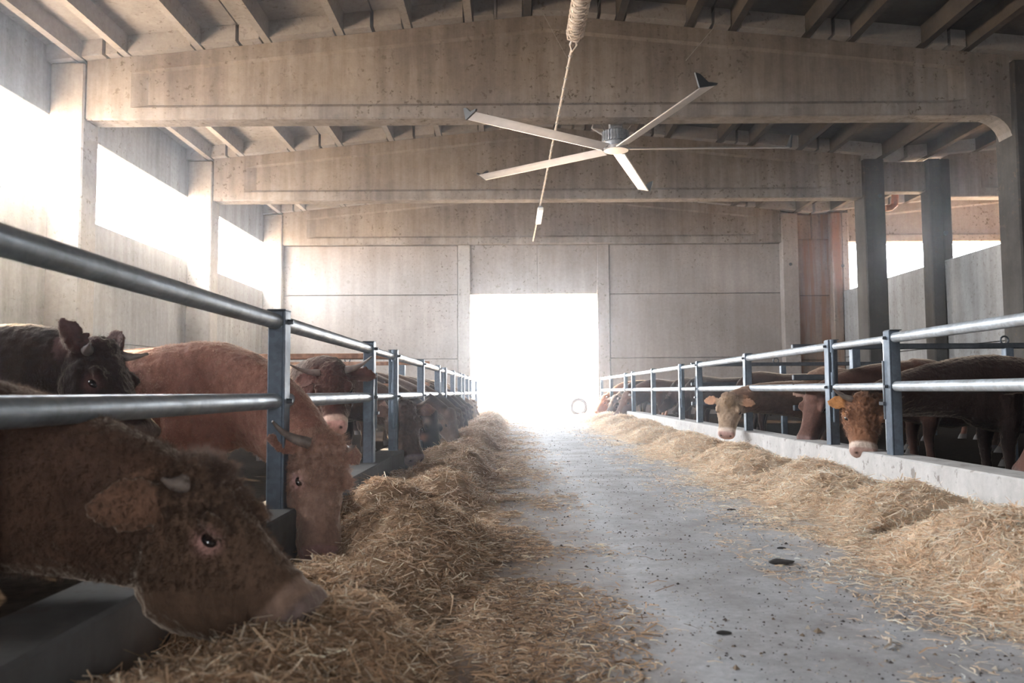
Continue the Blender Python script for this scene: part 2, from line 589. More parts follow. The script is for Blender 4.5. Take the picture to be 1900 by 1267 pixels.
# curved haunch under the right end of the nearest visible beam
for y in BEAM_Y[1:2]:
    h = MB()
    ring = []
    for s in (-0.22, 0.22):
        pts = [Vector((XRC + 0.04, y + s, Z_BB + 0.02))]
        for k in range(9):
            a = R(90) * k / 8
            pts.append(Vector((XRC + 0.04 - 0.55 + 0.55 * math.sin(a), y + s, Z_BB + 0.02 - 0.55 + 0.55 * math.cos(a) - 0.0)))
        ring.append(pts)
    structure(h.loft(ring).build('beam_haunch', M['beam']))
# plugged holes on column faces
for y, x, px, py in ((23.0, 0, 1633, 363), (22.7, 0, 1756, 432), (30, 0, 1467, 490), (30, 0, 1564, 493)):
    p = P(px, py, Y=y - 0.36)
    structure(MB().tube([(p.x, y - 0.365, p.z), (p.x, y - 0.30, p.z)], 0.06, 12).build('column_plug', M['dark_steel']))

# roof of double-tee planks spanning from beam to beam
RIB_D = 0.34
planks = [(-9.6, -8.2, [-8.75]), (-8.19, -5.52, [-7.82, -6.35]), (-5.51, -2.8, [-4.97, -3.48]), (-2.79, -0.3, [-2.1, -0.85]), (-0.29, 1.8, [0.35, 1.35]),
          (1.81, 4.1, [2.25, 3.67]), (4.11, 6.52, [4.57, 6.07]), (6.53, 8.85, [6.98, 8.4]), (8.86, 11.35, [9.3, 10.8]),
          (11.4, 14.2, [12.1, 13.5]), (14.22, 17.0, [14.9, 16.3]), (17.02, 19.8, [17.7, 19.1]), (19.82, 21.8, [20.5])]
spans = [(-10, 2.2), (2.3, 9.1), (9.3, 16.0), (16.2, 22.9), (23.1, 29.9)]
for (x0, x1, ribs) in planks:
    for (y0, y1) in spans:
        m = MB()
        eb = MB()
        xs = [x0 + 0.012, x1 - 0.012]
        if x0 < XMID < x1:
            xs.insert(1, XMID)
        for a, b in zip(xs[:-1], xs[1:]):
            za, zb = roof_z(a) + RIB_D, roof_z(b) + RIB_D
            m.add([(a, y0 - 0.1, za), (b, y0 - 0.1, zb), (b, y1 + 0.1, zb), (a, y1 + 0.1, za),
                   (a, y0 - 0.1, za + 0.12), (b, y0 - 0.1, zb + 0.12), (b, y1 + 0.1, zb + 0.12), (a, y1 + 0.1, za + 0.12)],
                  [(0, 1, 2, 3), (7, 6, 5, 4), (0, 4, 5, 1), (1, 5, 6, 2), (2, 6, 7, 3), (3, 7, 4, 0)])
        for rx in ribs:
            zr = roof_z(rx)
            m.loft([[Vector((rx - 0.075, y, zr + 0.005)), Vector((rx + 0.075, y, zr + 0.005)),
                     Vector((rx + 0.12, y, zr + RIB_D + 0.03)), Vector((rx - 0.12, y, zr + RIB_D + 0.03))] for y in (y0 - 0.1, y1 + 0.1)])
        # solid end blocks over the beams
        ed = [x0 + 0.03] + [e for rx in ribs for e in (rx - 0.11, rx + 0.11)] + [x1 - 0.03]
        for a, b in zip(ed[0::2], ed[1::2]):
            za, zb = roof_z(a), roof_z(b)
            for ya, yb in ((y0 - 0.1, y0 + 0.14), (y1 - 0.34, y1 + 0.1)):
                eb.add([(a, ya, za + 0.005), (b, ya, zb + 0.005), (b, yb, zb + 0.005), (a, yb, za + 0.005),
                       (a, ya, za + RIB_D + .02), (b, ya, zb + RIB_D + .02), (b, yb, zb + RIB_D + .02), (a, yb, za + RIB_D + .02)],
                      [(0, 1, 2, 3), (7, 6, 5, 4), (0, 4, 5, 1), (1, 5, 6, 2), (2, 6, 7, 3), (3, 7, 4, 0)])
        structure(eb.build('ceiling_end_block', M['roof']))
        structure(m.build('ceiling_panel', M['roof' if x1 < 0 else 'roof_mouldy_shaded']))

rc = MB()
for a, b in ((XLW - 0.25, XMID), (XMID, 11.38), (11.38, 21.9)):
    za, zb = roof_z(a + 0.001) + RIB_D + 0.125, roof_z(b - 0.001) + RIB_D + 0.125
    rc.add([(a, -10.2, za), (b, -10.2, zb), (b, 30.4, zb), (a, 30.4, za), (a, -10.2, za + .06), (b, -10.2, zb + .06), (b, 30.4, zb + .06), (a, 30.4, za + .06)],
           [(0, 1, 2, 3), (7, 6, 5, 4), (0, 4, 5, 1), (1, 5, 6, 2), (2, 6, 7, 3), (3, 7, 4, 0)])
structure(rc.build('roof', M['roof']))

# downpipe elbow in the valley
dp = P(1660, 372, Y=23.0 + 0.6)
pipe = [(dp.x + .02, dp.y, 8.02), (dp.x + .02, dp.y, dp.z + 0.1), (dp.x, dp.y, dp.z - 0.12), (dp.x - 0.12, dp.y, dp.z - 0.22), (dp.x - 0.3, dp.y, dp.z - 0.24)]
tag(MB().tube(pipe, 0.10, 12).build('downpipe', M['pvc'], smooth=True), 'rust-red downpipe elbow in the roof valley beside the right column', 'pipe')

# ------------------------------------------------------------------ feed fences
PIPE = 0.043
SC_L = dict(x=FEN_L, zt=CAM_Z + 0.392, zm=CAM_Z - 0.046)
SC_R = dict(x=FEN_R, zt=CAM_Z + 0.436, zm=CAM_Z + 0.022)


def y_at(px, X):
    return X * F_PX / (px - W_PX / 2)


L_POSTS = [1.55, y_at(515, FEN_L), y_at(684, FEN_L), y_at(729, FEN_L), y_at(780, FEN_L), y_at(811, FEN_L),
           y_at(823, FEN_L), y_at(839, FEN_L), y_at(852, FEN_L), y_at(858, FEN_L), y_at(866, FEN_L), y_at(872, FEN_L), 28.4]
L_GATES = {2, 5, 8}
R_POSTS = [4.05, y_at(1657, FEN_R), y_at(1543, FEN_R), y_at(1387, FEN_R), y_at(1297, FEN_R), y_at(1264, FEN_R),
           y_at(1212, FEN_R), y_at(1175, FEN_R), y_at(1161, FEN_R), y_at(1134, FEN_R), 28.9]
R_GATES = {1, 4, 7}


def post_mesh(parent, x, y, z0, zt, side, width=0.10, depth=0.085):
    """channel post: a deep web facing along the fence and a flange on the lane side"""
    m = MB()
    lane = side
    m.box(x - depth / 2, x + depth / 2, y - width / 2, y + width / 2, z0, zt, 0.006)
    m.box(x + lane * depth / 2, x + lane * (depth / 2 + 0.012), y - width / 2 - 0.004, y + width / 2 + 0.004, z0, zt, 0.003)
    o = m.build('post', M['galv_post'], parent)
    cp = MB()
    cp.box(x - depth / 2 - 0.004, x + depth / 2 + 0.014, y - width / 2 - 0.006, y + width / 2 + 0.006, zt, zt + 0.008, 0.002)
    cp.build('cap', M['dark_steel'], o)
    return o


def bolts(parent, x, y, z, side):
    MB().tube([(x + side * 0.05, y, z), (x + side * 0.085, y, z)], [0.016, 0.012], 6).build('bolt', M['dark_steel'], parent)
    MB().tube([(x, y + 0.05, z + 0.0), (x, y + 0.10, z - 0.012)], [0.022, 0.008], 6).build('rail_pin', M['dark_steel'], parent)


def fence(S, posts, gates, side, zk, label):
    root = empty('feed_fence', (S['x'], posts[0], 0), label, 'fence')
    ox, oy = S['x'], posts[0]
    GM = M['galv_shaded'] if side > 0 else M['galv']
    for i, y in enumerate(posts):
        po = post_mesh(root, 0, y - oy, zk - 0.27, S['zt'] + 0.06, side)
        if y < 14:
            bolts(po, 0, y - oy, S['zt'], side)
            bolts(po, 0, y - oy, S['zm'], side)
    for i in range(len(posts) - 1):
        if i in gates:
            continue
        y0, y1 = posts[i] - oy, posts[i + 1] - oy
        for nm, z, r_ in (('top_rail', S['zt'], PIPE), ('neck_rail', S['zm'], PIPE)):
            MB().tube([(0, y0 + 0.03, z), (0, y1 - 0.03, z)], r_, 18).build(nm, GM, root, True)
    y0 = posts[0] - oy
    for nm, z in (('top_rail', S['zt']), ('neck_rail', S['zm'])):
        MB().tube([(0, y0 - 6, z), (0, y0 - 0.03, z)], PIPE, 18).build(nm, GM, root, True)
    for gi in sorted(gates):
        if gi + 1 >= len(posts):
            continue
        a, b = posts[gi] + 0.07, posts[gi + 1] - 0.07
        far = posts[gi] > 12
        word = GATE_WORDS[(side, gi)]
        g = empty('man_gate', (S['x'], a, 0), word, 'gate')
        L = b - a
        fr = MB()
        r_ = 0.034
        z0g = zk + 0.03 - (0.0)
        zt = S['zt'] - 0.005
        fr.tube([(0, 0.03, z0g), (0, 0.03, zt - 0.04), (0, 0.07, zt)], r_, 12)
        fr.tube([(0, 0.05, zt), (0, L - 0.03, zt)], r_, 14)
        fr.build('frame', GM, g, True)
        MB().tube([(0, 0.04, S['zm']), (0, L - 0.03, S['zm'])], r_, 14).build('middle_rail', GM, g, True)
        hg = MB()
        hg.tube([(side * 0.02, L - 0.015, S['zm'] - 0.35), (side * 0.02, L - 0.015, zt + 0.03)], 0.014, 10)
        for hz in (S['zm'] - 0.18, S['zm'] + 0.02, zt - 0.06):
            hg.tube([(side * 0.02, L - 0.015, hz), (side * 0.02, L - 0.015, hz + 0.13)], 0.026, 10)
        hg.build('hinge', M['galv_post'], g, True)
        lt = MB()
        lt.tube([(side * 0.05, -0.01, S['zm'] - 0.28), (side * 0.05, -0.01, S['zm'] + 0.22)], 0.016, 10)
        lt.box(side * 0.05 - 0.03, side * 0.05 + 0.03, -0.03, 0.05, S['zm'] - 0.16, S['zm'] - 0.13, 0.004)
        lt.build('latch', M['dark_steel'], g, True)


GATE_WORDS = {
    (1, 2): 'narrow galvanised man gate in the left feed fence, nearest to camera',
    (1, 5): 'second narrow man gate along the left feed fence',
    (1, 8): 'farthest narrow man gate of the left feed fence, by the bright doorway',
    (-1, 1): 'narrow galvanised man gate above the curly-faced bull in the right fence',
    (-1, 4): 'narrow man gate left of the cream-faced bull in the right fence',
    (-1, 7): 'farthest narrow man gate of the right feed fence, beside three feeding heads',
}
fence(SC_L, L_POSTS, L_GATES, 1, 0.27, 'long galvanised pipe feed fence on the left kerb, in front of the bulls')
fence(SC_R, R_POSTS, R_GATES, -1, 0.345, 'long bright galvanised pipe feed fence on the right kerb')


# pen dividers running from the feed fences to the walls
def divider(x0, x1, y, ztop, mat, label, posts, hook):
    g = empty('pen_divider', (x0, y, 0), label, 'fence')
    for k, dz in enumerate((0, 0.38, 0.76)):
        z = ztop - dz
        MB().box(0, x1 - x0, -0.03, 0.03, z - 0.035, z + 0.035, 0.008).build('bar', mat, g)
    for px_ in posts:
        po = MB().box(px_ - x0 - 0.05, px_ - x0 + 0.05, -0.05, 0.05, 0, ztop - 0.03, 0.006).build('post', M['galv_post'], g)
    hm = MB()
    c = Vector((hook - x0, 0, ztop + 0.07))
    hm.tube([c + Vector((0.05 * math.cos(a), 0, 0.05 * math.sin(a))) for a in [R(-60 + 30 * k) for k in range(11)]], 0.012, 6)
    hm.build('hook', M['dark_steel'], g, True)


DLY = P(620, 661, X=FEN_L - 1.7).y
divider(-9.3, -1.5, 9.95, P(620, 661, Y=9.95).z, M['rust_steel'], 'brown steel bar divider crossing the left pen behind the frontal curly bull', (-8.2, -5.2, -2.4), P(386, 650, Y=9.95).x)
divider(3.5, 12.4, 9.95, P(1780, 642, Y=9.95).z, M['dark_steel'], 'dark steel bar divider with a ring crossing the right pen behind the dark bull', (P(1870, 660, Y=9.95).x, P(1586, 660, Y=9.95).x, 11.5), P(1864, 632, Y=9.95).x)
divider(-9.3, -1.5, 14.5, 1.42, M['rust_steel'], 'brown steel divider farther down the left pens', (-7.2, -4.2, -2.0), -3.0)
divider(3.5, 12.4, 15.6, 1.40, M['dark_steel'], 'dark steel divider farther down the right pens', (5.3, 8.2, 11.5), P(1440, 678, Y=15.6).x)


# ------------------------------------------------------------------ ceiling fan
FZ = CAM_Z + 5.10
hub = P(1143, 277, Z=FZ)
fan = empty('ceiling_fan', (hub.x, hub.y, FZ), 'large five-bladed aluminium ceiling fan hanging below the concrete beams', 'fan')
m = MB()
m.tube([(0, 0, 0.05), (0, 0, 0.14), (0, 0, 0.15), (0, 0, 0.36), (0, 0, 0.42)], [0.2, 0.24, 0.27, 0.27, 0.17], 28)
for k in range(28):
    a = 2 * math.pi * k / 28
    c, s = math.cos(a), math.sin(a)
    m.box(0.25, 0.295, -0.012, 0.012, 0.15, 0.36, 0, Matrix.Rotation(a, 4, 'Z'))
m.build('motor', M['motor'], fan, True)
m = MB()
m.tube([(0, 0, -0.035), (0, 0, 0.04)], 0.26, 24)
m.build('hub_plate', M['alu'], fan, True)
m = MB()
m.box(-0.14, 0.14, -0.10, 0.10, 0.42, 0.62, 0.02)
m.box(-0.08, -0.04, -0.09, 0.09, 0.60, 1.25, 0.005)
m.box(0.04, 0.08, -0.09, 0.09, 0.60, 1.25, 0.005)
m.build('mounting_bracket', M['motor'], fan)
FR = 3.62
for k in range(5):
    ang = R(-0.5 + 72 * k)
    Mx = Matrix.Rotation(ang, 4, 'Z') @ Matrix.Rotation(R(13), 4, 'X')
    rings = []
    for rr, ch in ((0.30, 0.30), (FR * 0.5, 0.30), (FR, 0.29)):
        prof = [(-0.5, 0.0), (-0.42, 0.016), (-0.1, 0.028), (0.25, 0.02), (0.5, 0.0), (0.25, -0.004), (-0.1, -0.006), (-0.42, -0.010)]
        rings.append([Mx @ Vector((rr, c * ch, z)) for c, z in prof])
    b = MB().loft(rings).build('blade', M['alu'], fan)
    bk = MB()
    bk.box(0.10, 0.62, -0.035, 0.035, 0.0, 0.03, 0.004, Mx)
    bk.build('bracket', M['motor'], b)
    w = MB()
    prof = [(-0.17, 0.0), (0.17, 0.0), (0.20, 0.03), (0.02, 0.07), (-0.10, 0.22), (-0.19, 0.26)]
    w.loft([[Mx @ Vector((FR + dx, c, z)) for c, z in prof] for dx in (0, 0.035)])
    w.build('winglet', M['black'], b)
# safety cables of the fan
roofz = lambda x: roof_z(x) + RIB_D


def cable(name, pts, r, mat, parent, base):
    return MB().tube([Vector(p) - Vector(base) for p in pts], r, 6).build(name, mat, parent)


top = P(1349, 22, Y=15.6)
base = (hub.x, hub.y, FZ)
cable('guy_wire', [(hub.x + 0.2, hub.y - 0.1, FZ + 0.35), top], 0.007, M['wire'], fan, base)
top = P(1005, 20, Y=15.6)
cable('guy_wire', [(hub.x - 0.2, hub.y - 0.1, FZ + 0.35), top], 0.005, M['wire'], fan, base)
for dx in (-1.1, 1.3):
    cable('guy_wire', [(hub.x + math.copysign(0.2, dx), hub.y + 0.1, FZ + 0.35), (hub.x + dx, hub.y + 1.6, roofz(hub.x + dx))], 0.006, M['wire'], fan, base)
# slack supply cable looped beside the motor
lp = [(hub.x - 0.25, hub.y, FZ + 0.3), (hub.x - 0.5, hub.y, FZ + 0.45), (hub.x - 0.42, hub.y, FZ + 0.8), (hub.x - 0.5, hub.y + .05, FZ + 1.0), (hub.x - 0.62, hub.y + .1, FZ + 0.98), (hub.x - 0.65, hub.y + .1, FZ + 1.2), (hub.x - 0.65, hub.y + .1, roofz(hub.x) - 0.1)]
cable('supply_cable', lp, 0.018, M['wire'], fan, base)

# cast-in lifting rings at the tops of the beams
for px_, py_, y_, lab in ((592, 52, 15.84, 'small steel lifting ring above the left part of the nearest beam'), (607, 262, 22.74, 'small steel lifting ring above the left part of the second beam'),
                          (1538, 54, 15.84, 'small steel lifting ring above the right part of the nearest beam'), (1352, 260, 22.74, 'small steel lifting ring above the second beam, right of the fan')):
    p_ = P(px_, py_, Y=y_)
    z_ = roof_z(p_.x)
    pts_ = [(0.07 * math.cos(R(a_)), 0, 0.07 + 0.075 * math.sin(R(a_))) for a_ in range(-100, 261, 24)]
    tag(MB().tube(pts_, 0.014, 8).build('lifting_ring', M['dark_steel'], None, True, (p_.x, y_ + 0.1, z_ - 0.005)), lab, 'ring', 'lifting rings on the beams')

# ------------------------------------------------------------------ the cable line under the ridge with its lamp
ZC = Z_BB - 0.22
a = P(1066, 66, Z=ZC)
b = P(989, 447, Z=ZC)
line = MB()
pts = []
N = 60
for i in range(N + 1):
    t = i / N
    p = a.lerp(b, t)
    pts.append(p - a)
rl = empty('cable_line', a, 'thin twisted cable running along under the ridge to the back wall', 'cable')
line.tube(pts, 0.022, 8)
line.build('cable', M['rope'], rl, True)
tw = MB()
for i in range(36):
    p = pts[0].lerp(pts[-1], (i + 0.5) / 36)
    d = (pts[-1] - pts[0]).normalized()
    tw.tube([p, p + d * 0.05], 0.034, 8)
tw.build('cable_tie', M['wire'], rl, True)
# thick coiled wrap on the near end of the line
c0 = a
c1 = a + Vector((0.02, -5.2, 0.0))
bd = empty('coiled_bundle', c0, 'thick pale fibrous coil wrapped round the cable at the top centre', 'cable')
m = MB()
pp, rr = [], []
for i in range(50):
    t = i / 49
    pp.append((c1 - c0) * t)
    rr.append(0.085 + 0.035 * min(1, t * 12) * (0.9 + 0.2 * math.sin(i * 1.7)))
m.tube(pp, rr, 14)
m.build('core', M['rope'], bd, True)
m = MB()
hp = []
for i in range(900):
    t = i / 899
    q = (c1 - c0) * t
    a_ = i * 0.42
    rad = 0.118 + 0.012 * math.sin(i * 2.3)
    hp.append(q + Vector((rad * math.cos(a_), 0, rad * math.sin(a_))))
m.tube(hp, 0.017, 5)
m.build('wrapping', M['rope'], bd, True)
m = MB()
m.tube([Vector((0, 0.0, 0)), Vector((0.05, 0.25, -0.03)), Vector((0.0, 0.5, -0.02))], 0.018, 6)
m.tube([Vector((0, 0.0, 0)), Vector((-0.05, 0.25, -0.03)), Vector((0.0, 0.5, -0.02))], 0.018, 6)
m.build('loop', M['wire'], bd, True)

lm0 = P(1003, 386, Z=ZC - 0.1)
lm1 = P(999, 413, Z=ZC - 0.1)
lamp = empty('strip_lamp', lm0, 'white strip lamp hanging on the cable before the back wall', 'lamp')
v = lm1 - lm0
m = MB().box(-0.085, 0.085, 0, v.y, -0.06, 0.03, 0.02)
m.build('diffuser', M['lamp'], lamp)
m = MB().box(-0.06, 0.06, -0.05, v.y + 0.05, 0.03, 0.06, 0.008)
m.build('housing', M['motor'], lamp)
m = MB()
m.tube([(0, 0.2, 0.06), (0, 0.2, 0.12)], 0.012, 6)
m.tube([(0, v.y - 0.2, 0.06), (0, v.y - 0.2, 0.12)], 0.012, 6)
m.build('hanger', M['wire'], lamp)
# unlit tube fitting over the doorway
a = P(1003, 449, Y=Y_BACK - 0.12)
b = P(1105, 449, Y=Y_BACK - 0.12)
tf = empty('tube_fitting', a, 'slim unlit tube fitting fixed above the doorway on the back wall', 'lamp')
MB().box(0, b.x - a.x, -0.05, 0.06, 0.0, 0.07, 0.012).build('housing', M['wall'], tf)
MB().tube([(0.08, -0.02, -0.035), (b.x - a.x - 0.1, -0.02, -0.035)], 0.024, 10).build('tube', M['lamp'], tf, True)
MB().box(-0.32, -0.08, -0.05, 0.06, -0.07, 0.05, 0.01).build('junction_box', M['lamp'], tf)

# wheel of a barrow standing out in the doorway
wp = P(1074, 757, Y=28.6)
wh = empty('wheel', (wp.x, 28.6, 0), 'small round wheel standing in the glare of the far doorway', 'wheel')
m = MB()
ring = [Vector((0.27 * math.cos(2 * math.pi * k / 28), 0, 0.33 + 0.27 * math.sin(2 * math.pi * k / 28))) for k in range(29)]
m.tube(ring, 0.055, 10, False)
m.build('tyre', M['tyre'], wh, True)
m = MB()
m.tube([(0, -0.03, 0.33), (0, 0.03, 0.33)], [0.22, 0.22], 24)
m.tube([(0, -0.08, 0.33), (0, 0.08, 0.33)], 0.05, 12)
m.build('rim', M['wheelrim'], wh)


# ------------------------------------------------------------------ bulls
def sgnp(v, e):
    return math.copysign(abs(v) ** e, v)


def ring(c, u, w, hw, vu, vd, n=20, sq=2.2):
    e = 2.0 / sq
    out = []
    for k in range(n):
        a = 2 * math.pi * k / n
        cs, sn = math.cos(a), math.sin(a)
        out.append(c + u * (hw * sgnp(cs, e)) + w * ((vu if sn > 0 else vd) * sgnp(sn, e)))
    return out


def bez(p0, p1, p2, p3, t):
    s = 1 - t
    return p0 * s ** 3 + p1 * 3 * s * s * t + p2 * 3 * s * t * t + p3 * t ** 3


def remesh(mb, voxel, smooth_it):
    me = bpy.data.meshes.new('tmp')
    me.from_pydata([tuple(v) for v in mb.v], [], mb.f)
    bm = bmesh.new(); bm.from_mesh(me)
    bmesh.ops.recalc_face_normals(bm, faces=bm.faces)
    bm.to_mesh(me); bm.free()
    o = bpy.data.objects.new('tmp', me)
    COL.objects.link(o)
    md = o.modifiers.new('r', 'REMESH')
    md.mode = 'VOXEL'
    md.voxel_size = voxel
    md.use_smooth_shade = True
    sm = o.modifiers.new('s', 'SMOOTH')
    sm.factor = 0.5
    sm.iterations = smooth_it
    dg = bpy.context.evaluated_depsgraph_get()
    ev = o.evaluated_get(dg)
    out = bpy.data.meshes.new_from_object(ev)
    bpy.data.objects.remove(o)
    bpy.data.meshes.remove(me)
    return out


def smooth01(x):
    x = np.clip(x, 0, 1)
    return x * x * (3 - 2 * x)


TORSO = [  # x, z, half width, up, down
    (-0.90, 0.98, 0.05, 0.06, 0.10), (-0.86, 0.98, 0.13, 0.13, 0.18), (-0.74, 0.95, 0.23, 0.22, 0.30), (-0.50, 0.90, 0.27, 0.29, 0.32),
    (-0.20, 0.84, 0.30, 0.33, 0.35), (0.10, 0.82, 0.31, 0.35, 0.37), (0.35, 0.84, 0.29, 0.37, 0.37), (0.55, 0.86, 0.245, 0.36, 0.36),
    (0.72, 0.86, 0.19, 0.29, 0.31), (0.83, 0.86, 0.10, 0.17, 0.20)]


def bull(label, base, yaw, poll, muzzle, fnormal, coat, face=None, muz=(0.42, 0.27, 0.23), ring_c=None, eye_ring=None, horn=0.16, horn_dir=(0.95, 0.1, 0.25),
         ear_droop=0.15, ear_len=0.21, ear_col=None, voxel=0.018, scale=1.0, fur=0, hair_len=0.02, head_scale=1.0, hump=0.0, rim_l=None,
         group='bulls at the feed fence', name='bull', tagc=None, patches=(), width=1.0, ear_back=0.15, deep=1.0, fur_child=6, neck=(0.50, 0.93), neck_th=1.0, fur_col=None, headw=1.2, ear_w=1.0, ear_side=0.95, ear_eu=(0.55, 0.2), horn_far=1.0, ring_k=0.75, curly=0.0, neck_b=1.1):
    poll, muzzle = Vector(poll), Vector(muzzle)
    root = empty(name, (base[0], base[1], 0.0), label, 'bull', group, yaw)
    inv = (Matrix.Translation((base[0], base[1], 0)) @ Matrix.Rotation(yaw, 4, 'Z')).inverted()
    p, q = inv @ poll, inv @ muzzle
    d = (q - p)
    L = d.length
    d.normalize()
    fn = inv.to_3x3() @ Vector(fnormal)
    up = (fn - d * fn.dot(d)).normalized()
    sd = d.cross(up).normalized()
    hs = head_scale * L / 0.56
    S = scale
    mb = MB()
    mb.loft([ring(Vector((x * S, 0, z * S + (hump * S if 0.2 < x < 0.7 else 0) * 0.5)), Vector((0, 1, 0)), Vector((0, 0, 1)), hw * S * width, vu * S + (hump if 0.2 < x < 0.7 else 0), vd * S) for x, z, hw, vu, vd in TORSO])
    # neck
    hb = p + d * (0.10 * hs) - up * (0.10 * hs)
    n0 = Vector((neck[0] * S, 0, neck[1] * S))
    back = (-d * 0.75 - up * 0.25).normalized()
    ctl1 = n0 + Vector((0.30 * S, 0, 0.06))
    ctl2 = hb + back * (0.26)
    prevu = None
    rings = []
    for i in range(8):
        t = i / 7
        c = bez(n0, ctl1, ctl2, hb, t)
        tg = (bez(n0, ctl1, ctl2, hb, min(1, t + .02)) - bez(n0, ctl1, ctl2, hb, max(0, t - .02))).normalized()
        wv = Vector((0, 0, 1)).lerp(up, t)
        wv = (wv - tg * wv.dot(tg))
        if wv.length < 1e-3:
            wv = prevu
        wv = wv.normalized()
        prevu = wv
        uu = tg.cross(wv).normalized()
        k = lambda a, b: a + (b - a) * t
        rings.append(ring(c, uu, wv, k(0.21 * S, 0.115 * hs), k(0.30 * S * neck_th, 0.13 * hs), k(0.34 * S * neck_b, 0.20 * hs * neck_b)))
    mb.loft(rings)
    # head
    HS = [(-0.05, 0.065, 0.13, -0.03), (0.03, 0.115, 0.24, 0.004), (0.16, 0.135, 0.315, 0.016), (0.32, 0.130, 0.345, 0.010), (0.46, 0.110, 0.325, -0.004),
          (0.60, 0.094, 0.28, -0.012), (0.74, 0.086, 0.235, -0.016), (0.86, 0.090, 0.205, -0.014), (0.93, 0.090, 0.188, -0.018), (0.975, 0.082, 0.165, -0.028), (1.01, 0.064, 0.125, -0.044), (1.03, 0.036, 0.07, -0.066)]
    rings = []
    for t, hw, D, top in HS:
        D *= deep
        c = p + d * (t * L) + up * ((top - 0.45 * D) * hs)
        rings.append(ring(c, sd, up, hw * hs * headw, 0.45 * D * hs, 0.55 * D * hs, sq=2.5))
    mb.loft(rings)
    H = lambda t, s, u: p + d * (t * L) + sd * (s * hs) + up * (u * hs)
    Mh = Matrix((d, sd, up)).transposed()
    for s in (-1, 1):
        mb.ball(H(0.33, s * 0.108 * headw, -0.026), 0.055 * hs, 0.030 * hs, 0.032 * hs, Mh)          # brow
        mb.ball(H(0.28, s * 0.080 * headw, -0.19 * deep), 0.11 * hs, 0.042 * hs, 0.085 * hs, Mh)     # cheek
        mb.ball(H(0.93, s * 0.052 * headw, -0.055), 0.045 * hs, 0.040 * hs, 0.036 * hs, Mh)           # nostril wing
        # ear: cupped leaf
        e0 = H(0.10, s * 0.10 * headw, -0.055)
        ed = (sd * s * ear_side - d * ear_back - up * ear_droop).normalized()
        eu = d * ear_eu[0] + up * ear_eu[1]
        eu = (eu - ed * eu.dot(ed)).normalized()
        en = ed.cross(eu).normalized()
        rr = []
        th = max(0.019, voxel * 1.1)
        for tt, wd in ((0, 0.03), (0.15, 0.042), (0.4, 0.068), (0.65, 0.066), (0.85, 0.042), (1.0, 0.012)):
            cc = e0 + ed * (ear_len * hs * tt)
            pts = []
            nn = 12
            for kk in range(nn):
                a = 2 * math.pi * kk / nn
                x_ = wd * ear_w * hs * math.cos(a)
                cup = 0.35 * x_ * x_ / max(wd * hs, 1e-4)
                pts.append(cc + eu * x_ + en * (s * (cup) + th * 0.62 * math.sin(a)))
            rr.append(pts)
        mb.loft(rr)
    mb.ball(H(0.03, 0, 0.004), 0.085 * hs, 0.092 * hs * headw, 0.055 * hs, Mh)                       # tufted poll
    mb.ball(H(0.14, 0, 0.012), 0.09 * hs, 0.085 * hs, 0.03 * hs, Mh)
    # legs
    for s in (-1, 1):
        y = s * 0.17 * S
        mb.tube([(0.46 * S, y, 0.85 * S), (0.44 * S, y * 1.05, 0.62 * S), (0.48 * S, y, 0.38 * S), (0.47 * S, y, 0.22 * S), (0.46 * S, y, 0.11 * S), (0.49 * S, y, 0.05)],
                [0.15 * S, 0.105 * S, 0.062 * S, 0.045 * S, 0.05 * S, 0.055 * S], 12)
        mb.tube([(-0.58 * S, y, 0.90 * S), (-0.50 * S, y * 1.08, 0.66 * S), (-0.66 * S, y, 0.45 * S), (-0.72 * S, y, 0.40 * S), (-0.68 * S, y, 0.22 * S), (-0.66 * S, y, 0.11 * S), (-0.62 * S, y, 0.05)],
                [0.20 * S, 0.15 * S, 0.075 * S, 0.062 * S, 0.046 * S, 0.05 * S, 0.055 * S], 12)
    tr = max(0.02, voxel)
    mb.tube([(-0.86 * S, 0, 1.10 * S), (-0.95 * S, 0, 1.05 * S), (-0.99 * S, 0.01, 0.80 * S), (-0.98 * S, 0.015, 0.50 * S), (-0.97 * S, 0.02, 0.34 * S)], [0.035, 0.03, tr, tr, tr * 1.6], 10)
    me = remesh(mb, voxel, 4)
    nv = len(me.vertices)
    co = np.empty(nv * 3, np.float32)
    me.vertices.foreach_get('co', co)
    co = co.reshape(-1, 3).astype(np.float64)
    nrm = np.empty(nv * 3, np.float32)
    me.vertices.foreach_get('normal', nrm)
    nrm = nrm.reshape(-1, 3).astype(np.float64)
    A = lambda v: np.array(v[:])
    dist = lambda v: np.linalg.norm(co - A(v), axis=1)
    rel = co - A(p)
    tt = rel @ A(d) / L
    ss = rel @ A(sd) / hs
    uu = rel @ A(up) / hs
    headm = (np.abs(ss) < 0.15 * headw) & (uu < 0.12) & (uu > -0.34 * deep) & (tt > -0.12) & (tt < 1.1)
    # sculpt nostrils, mouth line, eye hollows
    for s in (-1, 1):
        c = H(0.985, s * 0.047 * headw, -0.058)
        w = np.exp(-(dist(c) / (0.015 * hs)) ** 2)
        co -= A(d) * (w * 0.028 * hs)[:, None]
        c = H(0.36, s * 0.124 * headw, -0.072)
        w = np.exp(-(dist(c) / (0.030 * hs)) ** 2)
        co -= A(sd) * (s * w * 0.014 * hs)[:, None]
    ml = (0.135 + 0.12 * (1 - np.clip(tt, 0, 1))) * deep
    w = np.exp(-((uu + ml) / 0.009) ** 2) * smooth01((tt - 0.66) / 0.1) * headm
    co -= nrm * (w * 0.012 * hs)[:, None]
    # shaggy lumps of hair: strongest on the poll and forehead
    curl = np.exp(-((tt - 0.10) / 0.20) ** 2) * smooth01((uu + 0.16) / 0.12) * headm
    if curly:
        curl = np.maximum(curl, curly * headm * (1 - smooth01((tt - 0.58) / 0.14)))
    amp = 0.005 + 0.013 * curl * hs
